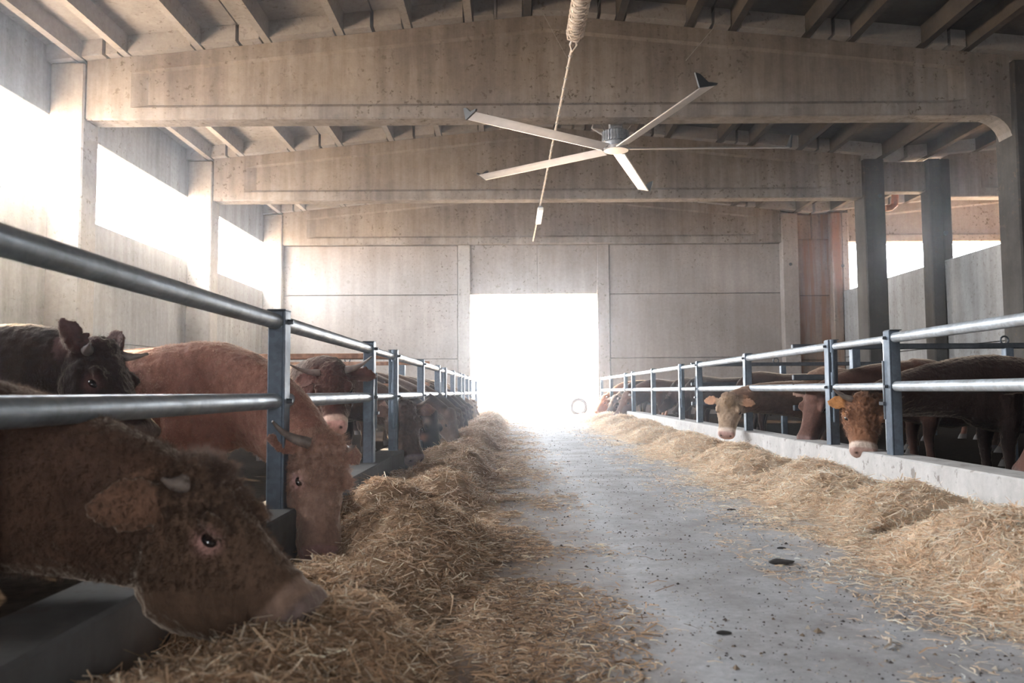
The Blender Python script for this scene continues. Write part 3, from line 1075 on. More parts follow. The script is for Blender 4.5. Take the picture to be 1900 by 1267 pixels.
    if voxel < 0.016:
        off = Vector((base[0] * 3.1, base[1] * 1.7, 0))
        ns = np.array([0.5 * mnoise.noise(Vector(c) * 24 + off) + 1.0 * mnoise.noise(Vector(c) * 50 + off) + 0.5 * mnoise.noise(Vector(c) * 80 + off) for c in co])
        keep = 1 - smooth01((tt - 0.82) / 0.06) * headm
        co += nrm * (amp * ns * keep)[:, None]
    me.vertices.foreach_set('co', co.astype(np.float32).ravel())
    # coat colours
    col = np.tile(np.array(coat, float), (nv, 1))
    def blend(mask, c):
        nonlocal col
        col = col * (1 - mask[:, None]) + np.array(c) * mask[:, None]
    if face is not None:
        blend(smooth01((tt + 0.05) / 0.25) * headm, face)
    blend(0.55 * curl, tuple(min(1, c * 1.25) for c in (face or coat)))
    for (t_, s_, u_, r_, c_) in patches:
        blend(np.exp(-(dist(H(t_, s_, u_)) / (r_ * hs)) ** 2), c_)
    col = col * 0.62
    if ring_c is not None:
        blend(smooth01((tt - 0.78) / 0.05) * headm, ring_c)
    blend(smooth01((tt - 0.89) / 0.04) * headm * smooth01((uu + 0.20 * deep) / 0.05), muz)
    if eye_ring is not None:
        for s in (-1, 1):
            blend(np.exp(-(dist(H(0.36, s * 0.124 * headw, -0.072)) / (0.044 * hs)) ** 3) * 0.8, tuple(min(1, v * ring_k) for v in eye_ring))
    for s in (-1, 1):
        blend(np.exp(-(dist(H(0.99, s * 0.047 * headw, -0.058)) / (0.016 * hs)) ** 4), (0.03, 0.02, 0.02))
    if ear_col is not None:
        for s in (-1, 1):
            e0 = H(0.10, s * 0.10 * headw, -0.055)
            ed = (sd * s * ear_side - d * ear_back - up * ear_droop).normalized()
            al = (co - A(e0)) @ A(ed)
            off_ = np.linalg.norm(co - A(e0) - al[:, None] * A(ed)[None], axis=1)
            blend(smooth01((al / (ear_len * hs) - 0.12) / 0.2) * (off_ < 0.10 * ear_w * hs) * (al < ear_len * hs * 1.2), ear_col)
    # dirtier legs and belly edge, with shade under the body put in the colour
    blend(smooth01((0.62 * S - co[:, 2]) / (0.3 * S)) * (co[:, 0] < 0.65 * S) * 0.6, tuple(c * 0.35 for c in coat))
    at = me.attributes.new('tint', 'FLOAT_COLOR', 'POINT')
    at.data.foreach_set('color', np.concatenate([np.clip(col, 0, 1), np.ones((nv, 1))], 1).astype(np.float32).ravel())
    me.materials.clear()
    me.materials.append(M['coat'])
    me.shade_smooth()
    body = bpy.data.objects.new('body', me)
    COL.objects.link(body)
    body.parent = root
    # eyes, horns
    for s in (-1, 1):
        MB().ball(H(0.36, s * 0.110 * headw, -0.072), 0.027 * hs, 0.024 * hs, 0.0165 * hs, Mh, n=16, m=10).build('eye', M['eye'], body, True)
        if horn > 0.01:
            h0 = H(0.045, s * 0.088 * headw, -0.012)
            horn_ = horn * (horn_far if s < 0 else 1)
            hd = (sd * s * horn_dir[0] + d * horn_dir[1] + up * horn_dir[2]).normalized()
            h1 = h0 + hd * (horn_ * 0.55)
            h2 = h0 + (hd + (up * 0.30 - d * 0.12)) * horn_
            pts = [bez(h0, h0.lerp(h1, 0.6), h1, h2, k / 7) for k in range(8)]
            rs = [0.032 * hs * (1 - 0.80 * (k / 7) ** 1.3) for k in range(8)]
            MB().tube(pts, rs, 12).build('horn', M['horn'], body, True)
    if tagc is not None:
        s = tagc
        e0 = H(0.10, s * 0.10 * headw, -0.055)
        ed = (sd * s * ear_side - d * ear_back - up * ear_droop).normalized()
        c = e0 + ed * (ear_len * hs * 0.5)
        f3 = Matrix((ed, d, ed.cross(d))).transposed().to_4x4()
        f3.translation = c + up * 0.02
        MB().box(-0.03, 0.03, 0.0, 0.075, -0.02, 0.012, 0.004, f3).build('ear_tag', M['tag'], body)
    for s in (-1, 1):
        for xx in (0.475, -0.64):
            hoof = MB()
            hx, hy = xx * S, s * 0.17 * S
            hoof.loft([ring(Vector((hx + dx, hy, z)), Vector((0, 1, 0)), Vector((1, 0, 0)), w_, f_, b_, 14) for z, dx, w_, f_, b_ in
                       ((0.0, 0.02, 0.062 * S, 0.085 * S, 0.06 * S), (0.05, 0.01, 0.056 * S, 0.068 * S, 0.056 * S), (0.085, 0, 0.05 * S, 0.054 * S, 0.05 * S))])
            hoof.build('hoof', M['hoof'], body, True)
    if fur:
        vg = body.vertex_groups.new(name='len')
        wts = np.clip(0.42 + 0.58 * curl + 0.12 * (headm & (tt < 0.5)), 0, 1)
        wts *= 1 - 0.93 * smooth01((tt - 0.70) / 0.14) * headm
        for s in (-1, 1):
            wts *= 1 - 0.9 * np.exp(-(dist(H(0.36, s * 0.124 * headw, -0.072)) / (0.036 * hs)) ** 4)
        q8 = np.round(wts * 24).astype(int)
        for val in np.unique(q8):
            vg.add([int(i) for i in np.nonzero(q8 == val)[0]], val / 24.0, 'REPLACE')
        dg_ = body.vertex_groups.new(name='dens')
        dw = (co[:, 2] > 0.35 * S) & (co[:, 0] > -0.9 * S)
        front = smooth01((co[:, 0] - (-0.2 * S)) / 0.5)
        wv = dw * (0.25 + 0.75 * front)
        q8 = np.round(wv * 8).astype(int)
        for val in np.unique(q8):
            dg_.add([int(i) for i in np.nonzero(q8 == val)[0]], val / 8.0, 'REPLACE')
        md = body.modifiers.new('fur', 'PARTICLE_SYSTEM')
        ps = body.particle_systems[0]
        st = ps.settings
        st.type = 'HAIR'
        st.count = fur
        st.hair_length = hair_len
        st.hair_step = 4
        st.render_step = 4
        st.emit_from = 'FACE'
        st.use_modifier_stack = True
        ps.vertex_group_length = 'len'
        ps.vertex_group_density = 'dens'
        st.normal_factor = hair_len * 0.22
        st.hair_length = hair_len
        st.tangent_factor = 0.0
        st.object_align_factor = (0, 0, 0)
        st.factor_random = hair_len * 0.16
        try:
            st.use_hair_bspline = False
        except Exception:
            pass
        st.child_type = 'INTERPOLATED'
        st.rendered_child_count = fur_child
        st.child_percent = 1
        st.clump_factor = 0.35
        st.clump_shape = -0.2
        st.roughness_1 = 0.012
        st.roughness_1_size = 0.6
        st.roughness_2 = 0.02
        st.kink = 'CURL'
        st.kink_amplitude = 0.006
        st.kink_frequency = 2.2
        st.root_radius = 0.9
        st.tip_radius = 0.15
        st.radius_scale = 0.0011
        fc = fur_col or tuple(0.30 * (a_ + b_) for a_, b_ in zip(face or coat, coat))
        me.materials.append(fur_mat(fc))
        st.material = 2
    return root


_fur = {}


def fur_mat(c):
    if c not in _fur:
        m, n, l, b = nt('bull_fur')
        hi = n.new('ShaderNodeHairInfo')
        lo = tuple(v * 0.6 for v in c)
        hi_c = tuple(min(1, v * 1.5 + 0.02) for v in c)
        l.new(ramp(n, l, hi.outputs['Random'], [(0.0, lo), (1.0, hi_c)]), b.inputs['Base Color'])
        b.inputs['Roughness'].default_value = 0.55
        b.inputs['Specular IOR Level'].default_value = 0.35
        tr = n.new('ShaderNodeBsdfTranslucent')
        l.new(ramp(n, l, hi.outputs['Random'], [(0.0, lo), (1.0, hi_c)]), tr.inputs['Color'])
        mx = n.new('ShaderNodeMixShader')
        mx.inputs['Fac'].default_value = 0.55
        l.new(b.outputs['BSDF'], mx.inputs[1])
        l.new(tr.outputs['BSDF'], mx.inputs[2])
        l.new(mx.outputs['Shader'], n['Material Output'].inputs['Surface'])
        _fur[c] = m
    return _fur[c]


def yaw_to(x, y):
    return math.atan2(y, x)


DARK = (0.050, 0.026, 0.019)
RED = (0.15, 0.066, 0.042)
BROWN = (0.10, 0.055, 0.036)
TAN = (0.26, 0.16, 0.10)
CREAM = (0.46, 0.33, 0.23)
PINK = (0.50, 0.27, 0.24)
PALE = (0.55, 0.42, 0.35)

# --- left row, from the camera to the far doorway
YA = 2.42
bull('big brown bull closest to camera, head in profile over the straw, eye ringed pink', (-2.52, YA + 0.05), 0.0,
     P(372, 872, Y=YA), P(606, 1112, Y=YA - 0.08), Vector((0.72, -0.22, 0.66)), (0.13, 0.068, 0.045), face=(0.17, 0.10, 0.066),
     muz=(0.17, 0.12, 0.105), ring_c=(0.24, 0.155, 0.115), eye_ring=PINK, ring_k=1.5, horn=0.075, horn_dir=(0.9, -0.3, -0.25), ear_droop=0.45, ear_len=0.27, ear_col=(0.16, 0.085, 0.055),
     voxel=0.0125, fur=16000, hair_len=0.03, head_scale=0.94, deep=1.42, neck_b=1.5, ear_back=0.55, ear_side=0.85, ear_eu=(-0.7, 0.7), fur_child=8, fur_col=(0.105, 0.060, 0.040), scale=0.97, neck=(0.55, 0.80), neck_th=0.75, ear_w=1.35, headw=1.1)
YC = 3.75
bull('dark bull with pale horn and upright ear, raised head behind the closest bull', (-3.25, YC + 0.05), 0.0,
     P(188, 645, Y=YC), P(292, 796, Y=YC - 0.1), Vector((0.85, -0.15, 0.55)), DARK, face=(0.04, 0.022, 0.018), muz=(0.10, 0.07, 0.06), eye_ring=(0.22, 0.10, 0.09),
     horn=0.13, horn_dir=(0.75, 0.5, 0.35), ear_droop=-0.3, ear_back=0.9, ear_side=0.35, ear_eu=(0.5, 0.8), ear_w=1.3, ear_len=0.24, ear_col=(0.09, 0.045, 0.04), voxel=0.014, fur=3000, hair_len=0.02, fur_child=6)
YE = 4.95
bull('curly russet bull with long horn, head lowered into straw just beyond the first post', (-2.42, YE + 0.02), -0.06,
     P(608, 818, Y=4.55), P(622, 1030, Y=4.32), Vector((0.80, -0.60, 0.12)), (0.42, 0.195, 0.14), face=(0.42, 0.26, 0.195), muz=(0.34, 0.20, 0.18), eye_ring=(0.62, 0.36, 0.34), ring_k=1.25,
     horn=0.26, horn_far=0.4, headw=1.3, fur_col=(0.42, 0.25, 0.18), curly=0.8, ear_eu=(1.0, 0.0), horn_dir=(1.0, -0.25, -0.35), ear_droop=0.2, ear_col=(0.22, 0.11, 0.08), voxel=0.0135, fur=7000, hair_len=0.03, head_scale=0.92, ear_back=0.3, fur_child=7)
YF = 6.85
bull('curly-polled brown bull facing camera behind the rails, pink nose, wide horns and ears', (-1.98, YF + 0.86), -1.15,
     P(617, 683, Y=YF), P(617, 788, Y=YF - 0.32), Vector((0.05, -0.92, 0.36)), (0.075, 0.036, 0.025), face=(0.105, 0.038, 0.025), muz=(0.62, 0.36, 0.31), ring_c=(0.60, 0.42, 0.34), eye_ring=(0.30, 0.16, 0.12),
     horn=0.24, horn_dir=(1.0, -0.05, 0.12), ear_droop=0.22, ear_len=0.25, ear_w=1.3, ear_eu=(1.0, 0.0), curly=0.8, ear_col=(0.10, 0.042, 0.032), voxel=0.012, fur=4000, hair_len=0.018, head_scale=0.98, ear_back=0.0, patches=((0.55, 0.06, -0.1, 0.05, PALE), (0.55, -0.06, -0.1, 0.05, PALE)))
YG = 8.95
bull('grey-brown bull with lit ear edge, feeding just past the nearest man gate', (-2.75, YG + 0.25), -0.08,
     P(752, 752, Y=YG), P(776, 850, Y=YG - 0.25), Vector((0.55, -0.82, 0.10)), (0.10, 0.05, 0.034), face=(0.13, 0.078, 0.058), muz=(0.22, 0.16, 0.15), eye_ring=(0.34, 0.2, 0.18),
     horn=0.17, horn_dir=(0.9, -0.3, 0.3), ear_droop=0.05, ear_len=0.24, ear_w=1.2, ear_eu=(1.0, 0.0), ear_col=(0.22, 0.13, 0.10), voxel=0.015, fur=2500, hair_len=0.022, curly=0.3)
YH = 10.6
bull('near-black bull with an orange cheek patch, feeding after the grey-brown one', (-2.72, YH + 0.2), -0.08,
     P(800, 765, Y=YH), P(820, 846, Y=YH - 0.15), Vector((0.75, -0.6, 0.15)), DARK, face=(0.022, 0.017, 0.017), muz=(0.03, 0.025, 0.025),
     horn=0.0, ear_droop=0.3, voxel=0.018, fur=2000, hair_len=0.022, patches=((0.5, 0.09, -0.12, 0.05, (0.35, 0.14, 0.08)), (0.5, -0.09, -0.12, 0.05, (0.35, 0.14, 0.08)), (0.2, -0.1, -0.02, 0.05, (0.45, 0.35, 0.3)), (0.2, 0.1, -0.02, 0.05, (0.45, 0.35, 0.3))))
YI = 12.1
bull('pale tan bull feeding beyond the near-black bull on the left', (-2.70, YI + 0.2), -0.08,
     P(836, 763, Y=YI), P(857, 824, Y=YI - 0.1), Vector((0.80, -0.55, 0.2)), (0.10, 0.06, 0.045), face=(0.20, 0.135, 0.095), muz=(0.3, 0.2, 0.17), horn=0.0, voxel=0.02, fur=1500, hair_len=0.025)
FAR_L = [
    (13.6, (849, 762), (868, 812), BROWN, 'brown bull feeding at the left straw, first past the pale tan one'),
    (15.3, (858, 759), (874, 804), DARK, 'dark bull feeding on the left, second past the pale tan one'),
    (17.0, (864, 756), (879, 797), (0.07, 0.036, 0.028), 'dark bull feeding on the left, third past the pale tan one'),
    (18.8, (868, 752), (883, 790), DARK, 'dark bull feeding on the left, fourth past the pale tan one'),
    (21.0, (872, 746), (889, 781), CREAM, 'cream bull feeding near the far end of the left fence'),
    (23.2, (877, 744), (893, 776), TAN, 'tan bull, last head of the left row by the doorway'),
]
for (y, a, b, c, lab) in FAR_L:
    mz = P(*b, Y=y - 0.1)
    bull(lab, (mz.x - 1.85, y + 0.15), -0.06, P(*a, Y=y), mz, Vector((0.8, -0.5, 0.25)), c, muz=tuple(0.6 * v + 0.05 for v in c), horn=0.0, voxel=0.022, ear_droop=0.1, fur=1000, hair_len=0.03)

# --- right row
YR7 = 7.35
bull('big dark bull with curly ginger face and white muzzle ring under the right man gate', (5.05, YR7 + 0.25), math.pi + 0.05,
     P(1607, 738, Y=YR7), P(1606, 838, Y=YR7 - 0.22), Vector((-0.22, -0.94, 0.22)), (0.036, 0.018, 0.014), face=(0.36, 0.17, 0.095), muz=(0.40, 0.26, 0.22), ring_c=(0.62, 0.50, 0.42),
     horn=0.19, horn_dir=(0.95, -0.05, 0.25), ear_droop=0.18, ear_len=0.20, ear_col=(0.42, 0.19, 0.07), headw=1.4, ear_w=1.2, ear_eu=(1.0, 0.0), curly=1.0, voxel=0.012, fur=5000, hair_len=0.022, ear_back=0.0, fur_child=6)
YR6 = 9.0
bull('red-brown bull with lowered head behind the post left of the ginger-faced bull', (5.1, YR6 + 0.1), math.pi + 0.05,
     P(1512, 722, Y=YR6), P(1486, 815, Y=YR6 - 0.1), Vector((-0.75, -0.5, 0.3)), (0.10, 0.045, 0.032), face=(0.17, 0.085, 0.065), muz=(0.16, 0.10, 0.09),
     horn=0.16, horn_dir=(0.8, -0.2, 0.4), ear_droop=0.1, ear_col=(0.20, 0.12, 0.09), voxel=0.016, hump=0.02)
YR4 = 10.7
bull('cream-faced bull looking down at the straw under the right rails', (4.85, YR4 + 0.45), math.pi + 0.12,
     P(1353, 735, Y=YR4), P(1346, 806, Y=YR4 - 0.2), Vector((-0.35, -0.9, 0.2)), (0.30, 0.175, 0.12), face=(0.50, 0.36, 0.25), muz=(0.42, 0.27, 0.24), ring_c=(0.62, 0.50, 0.42), eye_ring=(0.2, 0.12, 0.1),
     horn=0.0, neck=(0.55, 0.80), neck_th=0.7, ear_droop=0.15, ear_len=0.22, ear_col=(0.42, 0.23, 0.14), headw=1.3, ear_w=1.2, ear_eu=(1.0, 0.0), curly=0.3, voxel=0.015, ear_back=0.0, patches=((0.22, 0.0, 0.0, 0.12, (0.30, 0.20, 0.12)),))
FAR_R = [
    (22.0, (1163, 730), (1139, 770), (0.15, 0.075, 0.05), 'brown bull with pale eye ring, nearest of the feeding heads at the far right', (0.4, 0.25, 0.2)),
    (24.0, (1142, 737), (1117, 776), (0.06, 0.032, 0.026), 'dark bull, middle of the feeding heads at the far right', (0.25, 0.13, 0.12)),
    (26.2, (1122, 735), (1102, 762), (0.35, 0.14, 0.07), 'orange-lit bull, farthest of the feeding heads at the far right', (0.6, 0.3, 0.2)),  # orange light on this head put into the coat colour
]
for (y, a, b, c, lab, er) in FAR_R:
    mz = P(*b, Y=y - 0.2)
    bull(lab, (mz.x + 1.75, y + 0.25), math.pi + 0.1, P(*a, Y=y), mz, Vector((-0.75, -0.4, 0.55)), c, muz=tuple(0.6 * v + 0.08 for v in c), eye_ring=er, horn=0.10, voxel=0.022, ear_droop=-0.1)
# bulls standing inside the right pens, heads not through the fence
def stander(lab, x, y, yaw, coat, head=(0.95, 0.0, 0.78), down=(0.30, 0, -0.36), hn=0.1, sc=1.0, vx=0.022):
    Mw = Matrix.Translation((x, y, 0)) @ Matrix.Rotation(yaw, 4, 'Z')
    pl_ = Mw @ (Vector(head) * sc)
    mz_ = Mw @ ((Vector(head) + Vector(down)) * sc)
    nrm_ = Mw.to_3x3() @ Vector((0.75, 0, 0.6))
    bull(lab, (x, y), yaw, pl_, mz_, nrm_, coat, horn=hn, voxel=vx, group='bulls standing in the pens', scale=sc, muz=tuple(0.5 * c + 0.04 for c in coat))


stander('dark bull standing broadside in the right pen behind the fence, past the cream face', 4.75, 13.6, 2.75, DARK)
stander('near-black bull standing inside the right pen between the two farther gates', 4.7, 17.6, 2.6, (0.035, 0.02, 0.017))
stander('dark bull standing farther down the right pen, behind the brown feeding head', 4.9, 20.2, 2.7, DARK)
stander('small red-brown bull deeper in the right pen, its face just left of the cream one', 7.6, 14.2, 3.4, (0.20, 0.09, 0.06), (1.02, 0.0, 1.12), (0.42, 0, -0.26))
stander('brown bull whose back shows above the cream-faced bull', 6.3, 11.6, 2.9, (0.14, 0.075, 0.052))
stander('brown bull nearest camera on the right, mostly out of view, head low behind the kerb', 5.06, 6.05, 3.2, (0.19, 0.095, 0.075), (1.0, -0.1, 0.68), (0.20, -0.12, -0.42), 0.0, 1.0, 0.016)
stander('red bull standing behind the frontal curly bull in the left pen', -4.4, 8.0, 0.3, RED, (1.0, 0.1, 1.0), (0.40, 0.1, -0.32))
stander('red-brown bull standing in the left pen beyond the grey-brown feeder', -4.6, 11.0, 0.1, (0.13, 0.06, 0.042), (1.0, 0.1, 0.95), (0.38, 0.1, -0.34))


# ------------------------------------------------------------------ hay, litter and grit
def hash2(ix, iy, seed):
    v = np.sin(ix * 127.1 + iy * 311.7 + seed * 74.7) * 43758.5453
    return v - np.floor(v)


def vnoise(x, y, seed=0):
    ix, iy = np.floor(x), np.floor(y)
    fx, fy = x - ix, y - iy
    fx, fy = fx * fx * (3 - 2 * fx), fy * fy * (3 - 2 * fy)
    a, b = hash2(ix, iy, seed), hash2(ix + 1, iy, seed)
    c, d = hash2(ix, iy + 1, seed), hash2(ix + 1, iy + 1, seed)
    return a + (b - a) * fx + (c - a) * fy + (a - b - c + d) * fx * fy


def sstep(a, b, x):
    t = np.clip((x - a) / (b - a), 0, 1)
    return t * t * (3 - 2 * t)


MOUNDS_L = [(-0.62, 1.9, 0.40, 0.13), (-0.48, 2.55, 0.30, 0.16), (-0.75, 3.2, 0.30, 0.08), (-0.42, 3.75, 0.26, 0.06), (-0.55, 4.35, 0.36, 0.17), (-0.35, 5.0, 0.30, 0.12),
            (-0.85, 5.6, 0.3, 0.16), (-0.5, 6.4, 0.34, 0.17), (-0.6, 7.4, 0.34, 0.14), (-0.42, 8.3, 0.34, 0.17), (-0.7, 9.6, 0.4, 0.13), (-0.4, 10.6, 0.4, 0.17), (-0.5, 12.4, 0.5, 0.2),
            (-0.55, 14.5, 0.5, 0.15), (-0.45, 16.6, 0.6, 0.2), (-0.5, 19, 0.6, 0.16), (-0.4, 22, 0.6, 0.2), (-0.45, 25, 0.7, 0.17)]
HOLES_L = [(-0.98, 4.15, 0.28, 0.22), (-0.62, 5.35, 0.30, 0.12), (-0.95, 2.6, 0.3, 0.10), (-1.0, 8.6, 0.3, 0.12), (-0.9, 6.9, 0.28, 0.15)]
MOUNDS_R = [(2.35, 4.0, 0.42, 0.22), (2.6, 5.35, 0.36, 0.15), (2.45, 6.4, 0.4, 0.13), (2.75, 7.4, 0.32, 0.13), (2.5, 8.7, 0.4, 0.14), (2.7, 9.8, 0.33, 0.13), (2.6, 11.4, 0.4, 0.15),
            (2.7, 12.8, 0.4, 0.14), (2.6, 14.5, 0.5, 0.16), (2.65, 17, 0.6, 0.16), (2.65, 20, 0.6, 0.17), (2.65, 23, 0.6, 0.16), (2.2, 3.2, 0.4, 0.16)]
HOLES_R = [(2.55, 4.9, 0.28, 0.14), (2.6, 7.9, 0.3, 0.10), (2.7, 10.5, 0.25, 0.10), (2.55, 13.4, 0.4, 0.09)]


def field(x, y, edge_in, edge_out, mounds, holes, base, seed):
    """height of the fodder heap; edge_in lies at the kerb, edge_out on the lane"""
    wob = 0.22 * (vnoise(y * 0.9, y * 0 + seed, seed) - 0.5) + 0.12 * (vnoise(y * 2.7, y * 0 + seed, seed + 3) - 0.5)
    t = (x - edge_in) / (edge_out + wob * (1 if edge_out > edge_in else -1) - edge_in)
    h = base * (1 - sstep(0.35, 1.0, t)) * (0.7 + 0.6 * vnoise(x * 2.1, y * 2.1, seed + 5))
    env = 1 - sstep(0.72, 1.02, t)
    for mx, my, mr, mh in mounds:
        h = h + env * mh * np.exp(-(((x - mx) / mr) ** 2 + ((y - my) / (mr * 1.15)) ** 2) ** 1.4)
    for mx, my, mr, mh in holes:
        h = h - env * mh * np.exp(-(((x - mx) / mr) ** 2 + ((y - my) / mr) ** 2) ** 1.5)
    h = h + env * 0.05 * (vnoise(x * 7, y * 7, seed + 8) - 0.5) + env * 0.035 * (vnoise(x * 17, y * 17, seed + 9) - 0.5)
    return np.where(t < 1.03, np.maximum(h, -0.01), -0.01)


def hay(name, label, x0, x1, edge_in, edge_out, mounds, holes, base, seed, cols, n_blades, y0, y1, spill, lens):
    # ground of the heap
    ny, nx = 420, 46
    ys_ = y0 * (y1 / y0) ** (np.linspace(0, 1, ny))
    xs_ = np.linspace(x0, x1, nx)
    X, Y = np.meshgrid(xs_, ys_)
    Z = field(X, Y, edge_in, edge_out, mounds, holes, base, seed)
    gv = np.stack([X.ravel(), Y.ravel(), Z.ravel()], 1)
    idx = np.arange(nx * ny).reshape(ny, nx)
    q = np.stack([idx[:-1, :-1], idx[:-1, 1:], idx[1:, 1:], idx[1:, :-1]], -1).reshape(-1, 4)
    cols = np.array(cols)
    gn = vnoise(gv[:, 0] * 9, gv[:, 1] * 9, seed + 2)[:, None]
    gc = (cols[0] * (1 - gn) + cols[1] * gn) * 0.75
    # strands
    n = n_blades
    u = rng.random(n)
    by = y0 * (y1 / y0) ** u
    bx = rng.uniform(min(x0, x1), max(x0, x1), n)
    # stragglers spilt on the lane
    k = int(n * spill[2])
    bx[:k] = edge_out + (spill[0] + np.abs(rng.normal(0, spill[1], k))) * np.sign(edge_out - edge_in)
    h = field(bx, by, edge_in, edge_out, mounds, holes, base, seed)
    t = (bx - edge_in) / (edge_out - edge_in)
    keep = (h > -0.005) | (np.arange(n) < k) | (rng.random(n) < 0.10)
    clumpy = vnoise(bx * 3.1, by * 2.2, seed + 21)
    keep &= ~((h <= 0.004) & (clumpy < 0.48) & (rng.random(n) < 0.85))
    bx, by, h = bx[keep], by[keep], np.maximum(h[keep], 0.0)
    n = len(bx)
    L_ = np.exp(rng.normal(math.log(lens), 0.5, n)) * np.where(h > 0.01, 1, 0.7)
    L_ = np.minimum(L_, 0.22)
    az = rng.uniform(0, 2 * np.pi, n)
    el = np.where(h > 0.02, rng.normal(0.10, 0.34, n), rng.normal(0.02, 0.06, n))
    wd = rng.uniform(0.0011, 0.0026, n) * (1 + 0.045 * by)
    d = np.stack([np.cos(az) * np.cos(el), np.sin(az) * np.cos(el), np.sin(el)], 1)
    s = np.stack([-np.sin(az), np.cos(az), rng.normal(0, 0.5, n)], 1)
    s /= np.linalg.norm(s, axis=1)[:, None]
    bend = rng.normal(0, 0.22, n)[:, None] * L_[:, None] * s + np.stack([np.zeros(n), np.zeros(n), np.abs(rng.normal(0, 0.10, n)) * L_], 1)
    c = np.stack([bx, by, h + rng.uniform(0.0, 0.016, n) * np.where(h > 0.01, 1, 0.25) + 0.003], 1)
    a = c - d * (L_ / 2)[:, None]
    b = c + d * (L_ / 2)[:, None]
    mid = c + bend * 0.5
    for arr in (a, b):
        arr[:, 2] = np.maximum(arr[:, 2], field(arr[:, 0], arr[:, 1], edge_in, edge_out, mounds, holes, base, seed) + 0.0005)
        arr[:, 2] = np.maximum(arr[:, 2], 0.002)
    w = s * wd[:, None]
    bv = np.stack([a - w, a + w, mid + w * 1.2, mid - w * 1.2, b + w, b - w], 1).reshape(-1, 3)
    o = np.arange(n)[:, None] * 6 + len(gv)
    bq = np.concatenate([o + np.array([[0, 1, 2, 3]]), o + np.array([[3, 2, 4, 5]])], 0)
    r_ = rng.random(n)[:, None]
    r2 = rng.random(n)
    bc = cols[0] * (1 - r_) + cols[1] * r_
    bc = np.where((r2 > 0.80)[:, None], cols[2], bc)
    bc = np.where((r2 < 0.12)[:, None], cols[3], bc)
    bc = bc * rng.uniform(0.75, 1.2, n)[:, None]
    av = np.concatenate([gv, bv])
    ac = np.concatenate([gc, np.repeat(bc, 6, axis=0)])
    fq = np.concatenate([q, bq])
    me = bpy.data.meshes.new(name)
    me.vertices.add(len(av))
    me.vertices.foreach_set('co', av.astype(np.float32).ravel())
    me.loops.add(fq.size)
    me.loops.foreach_set('vertex_index', fq.astype(np.int32).ravel())
    me.polygons.add(len(fq))
    me.polygons.foreach_set('loop_start', (np.arange(len(fq)) * 4).astype(np.int32))
    me.update(calc_edges=True)
    at = me.attributes.new('tint', 'FLOAT_COLOR', 'POINT')
    at.data.foreach_set('color', np.concatenate([np.clip(ac, 0, 1), np.ones((len(ac), 1))], 1).astype(np.float32).ravel())
    me.materials.append(M['hay'])
    ob = bpy.data.objects.new(name, me)
    COL.objects.link(ob)
    return tag(ob, label, 'hay', None, 'stuff')


hay('hay', 'brown heaped hay along the left feed fence under the bulls', -1.17, 0.55, -1.25, -0.16, [(a, b, c, d * 1.3) for a, b, c, d in MOUNDS_L], HOLES_L, 0.09, 3,
    [(0.46, 0.30, 0.19), (0.72, 0.52, 0.34), (0.92, 0.78, 0.60), (0.27, 0.17, 0.105)], 170000, 1.0, 29.4, (-0.05, 0.32, 0.2), 0.06)
hay('straw', 'pale golden straw strewn along the right kerb', 3.11, 1.2, 3.15, 1.95, MOUNDS_R, HOLES_R, 0.10, 17,
    [(0.80, 0.61, 0.44), (0.94, 0.79, 0.62), (0.97, 0.91, 0.80), (0.60, 0.42, 0.28)], 170000, 2.2, 29.4, (-0.1, 0.26, 0.10), 0.06)

# a tuft of straw lying on the lane and grit all over it
def scatter(name, label, cat, n, pos, size, cols, mat):
    bx, by = pos
    base = np.array([(1, 0, 0), (-0.5, 0.87, 0), (-0.5, -0.87, 0), (0, 0, 0.7)])
    fs = np.array([(0, 1, 3), (1, 2, 3), (2, 0, 3)])
    sc = size[:, None, None] * rng.uniform(0.6, 1.4, (n, 4, 3))
    an = rng.uniform(0, 6.28, n)
    v = base[None] * sc
    x = v[:, :, 0] * np.cos(an)[:, None] - v[:, :, 1] * np.sin(an)[:, None] + bx[:, None]
    y = v[:, :, 0] * np.sin(an)[:, None] + v[:, :, 1] * np.cos(an)[:, None] + by[:, None]
    av = np.stack([x, y, v[:, :, 2] + 0.0005], -1).reshape(-1, 3)
    fq = (fs[None] + (np.arange(n) * 4)[:, None, None]).reshape(-1, 3)
    me = bpy.data.meshes.new(name)
    me.from_pydata(av.tolist(), [], fq.tolist())
    c = np.array(cols)[rng.integers(0, len(cols), n)]
    at = me.attributes.new('tint', 'FLOAT_COLOR', 'POINT')
    at.data.foreach_set('color', np.concatenate([np.repeat(c, 4, axis=0), np.ones((n * 4, 1))], 1).astype(np.float32).ravel())
    me.materials.append(mat)
    o = bpy.data.objects.new(name, me)
    COL.objects.link(o)
    return tag(o, label, cat, None, 'stuff')


NG = 15000
gy = 1.3 * (24 / 1.3) ** rng.random(NG)
gx = rng.uniform(-0.2, 2.6, NG)
scatter('grit', 'dark crumbs and grit scattered over the concrete feed lane', 'grit', NG, (gx, gy), np.exp(rng.normal(math.log(0.0032), 0.5, NG)) * (1 + 0.03 * gy),
        [(0.06, 0.05, 0.045), (0.10, 0.08, 0.07), (0.2, 0.15, 0.11), (0.5, 0.44, 0.36)], M['grit'])


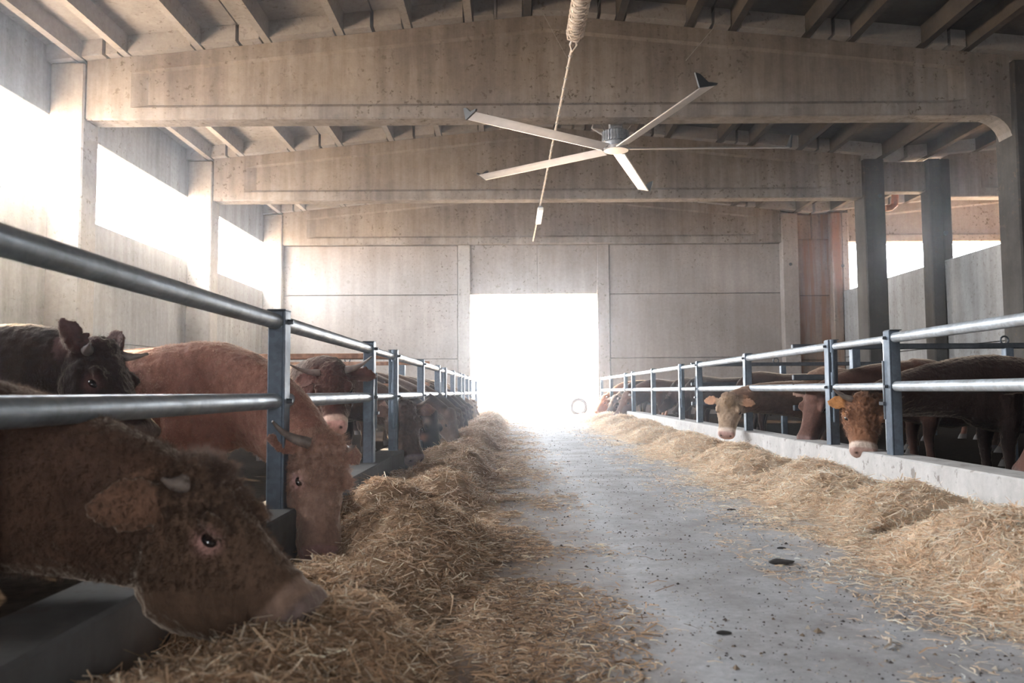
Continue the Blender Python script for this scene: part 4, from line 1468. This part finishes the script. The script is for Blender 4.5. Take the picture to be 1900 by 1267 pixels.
def clod(px, py, r, lab, squash=0.45, stretch=1.6):
    p = P(px, py, Z=0.0)
    mb = MB()
    mb.ball((0, 0, r * squash * 0.7), r * stretch, r, r * squash, n=16, m=10)
    mb.ball((r * 1.1, r * 0.2, r * squash * 0.5), r * 0.7, r * 0.5, r * squash * 0.6, n=12, m=8)
    for v in mb.v:
        v += Vector((mnoise.noise(v * 30), mnoise.noise(v * 30 + Vector((9, 0, 0))), mnoise.noise(v * 34 + Vector((0, 9, 0))) * 0.5)) * r * 0.35
        v.z = max(v.z, 0.0)
    o = mb.build('dung_clod', M['dung'], None, True, (p.x, p.y, 0.0))
    tag(o, lab, 'dung', 'dung clods on the lane')


clod(1449, 1046, 0.040, 'largest dark flattened clod lying on the concrete right of the lane middle', 0.35, 1.7)
clod(1357, 947, 0.022, 'small dark clod on the lane closest to the right straw', 0.4)
clod(1343, 1176, 0.018, 'small dark clod on the bare concrete nearest the bottom edge', 0.4)
clod(1450, 1018, 0.015, 'tiny dark clod just behind the largest clod')
p = P(1652, 1192, Z=0.004)
tag(MB().tube([(0, 0, 0.003), (0.03, 0.02, 0.012), (0.05, 0.06, 0.016), (0.045, 0.10, 0.008), (0.06, 0.15, 0.003)], [0.003, 0.005, 0.006, 0.005, 0.002], 8).build('straw_stalk', M['rope'], None, True, (p.x - 0.05, p.y - 0.06, 0.0)),
    'single curled straw stalk lying on bare concrete near the lower right', 'straw')


# ------------------------------------------------------------------ dusty air
hz = MB().box(-9.3, 12.4, -9.9, 29.98, 0.002, 8.9).build('haze', M['kerb'])
hm = bpy.data.materials.new('dusty_air')
hm.use_nodes = True
hn = hm.node_tree.nodes
hn.clear()
vo = hn.new('ShaderNodeOutputMaterial')
vs = hn.new('ShaderNodeVolumeScatter')
vs.inputs['Color'].default_value = (0.93, 0.95, 1.0, 1)
vs.inputs['Density'].default_value = 0.0024
vs.inputs['Anisotropy'].default_value = 0.83
hm.node_tree.links.new(vs.outputs['Volume'], vo.inputs['Volume'])
hz.data.materials.clear()
hz.data.materials.append(hm)
tag(hz, 'thin bright dusty haze filling the barn air', 'haze', None, 'stuff')
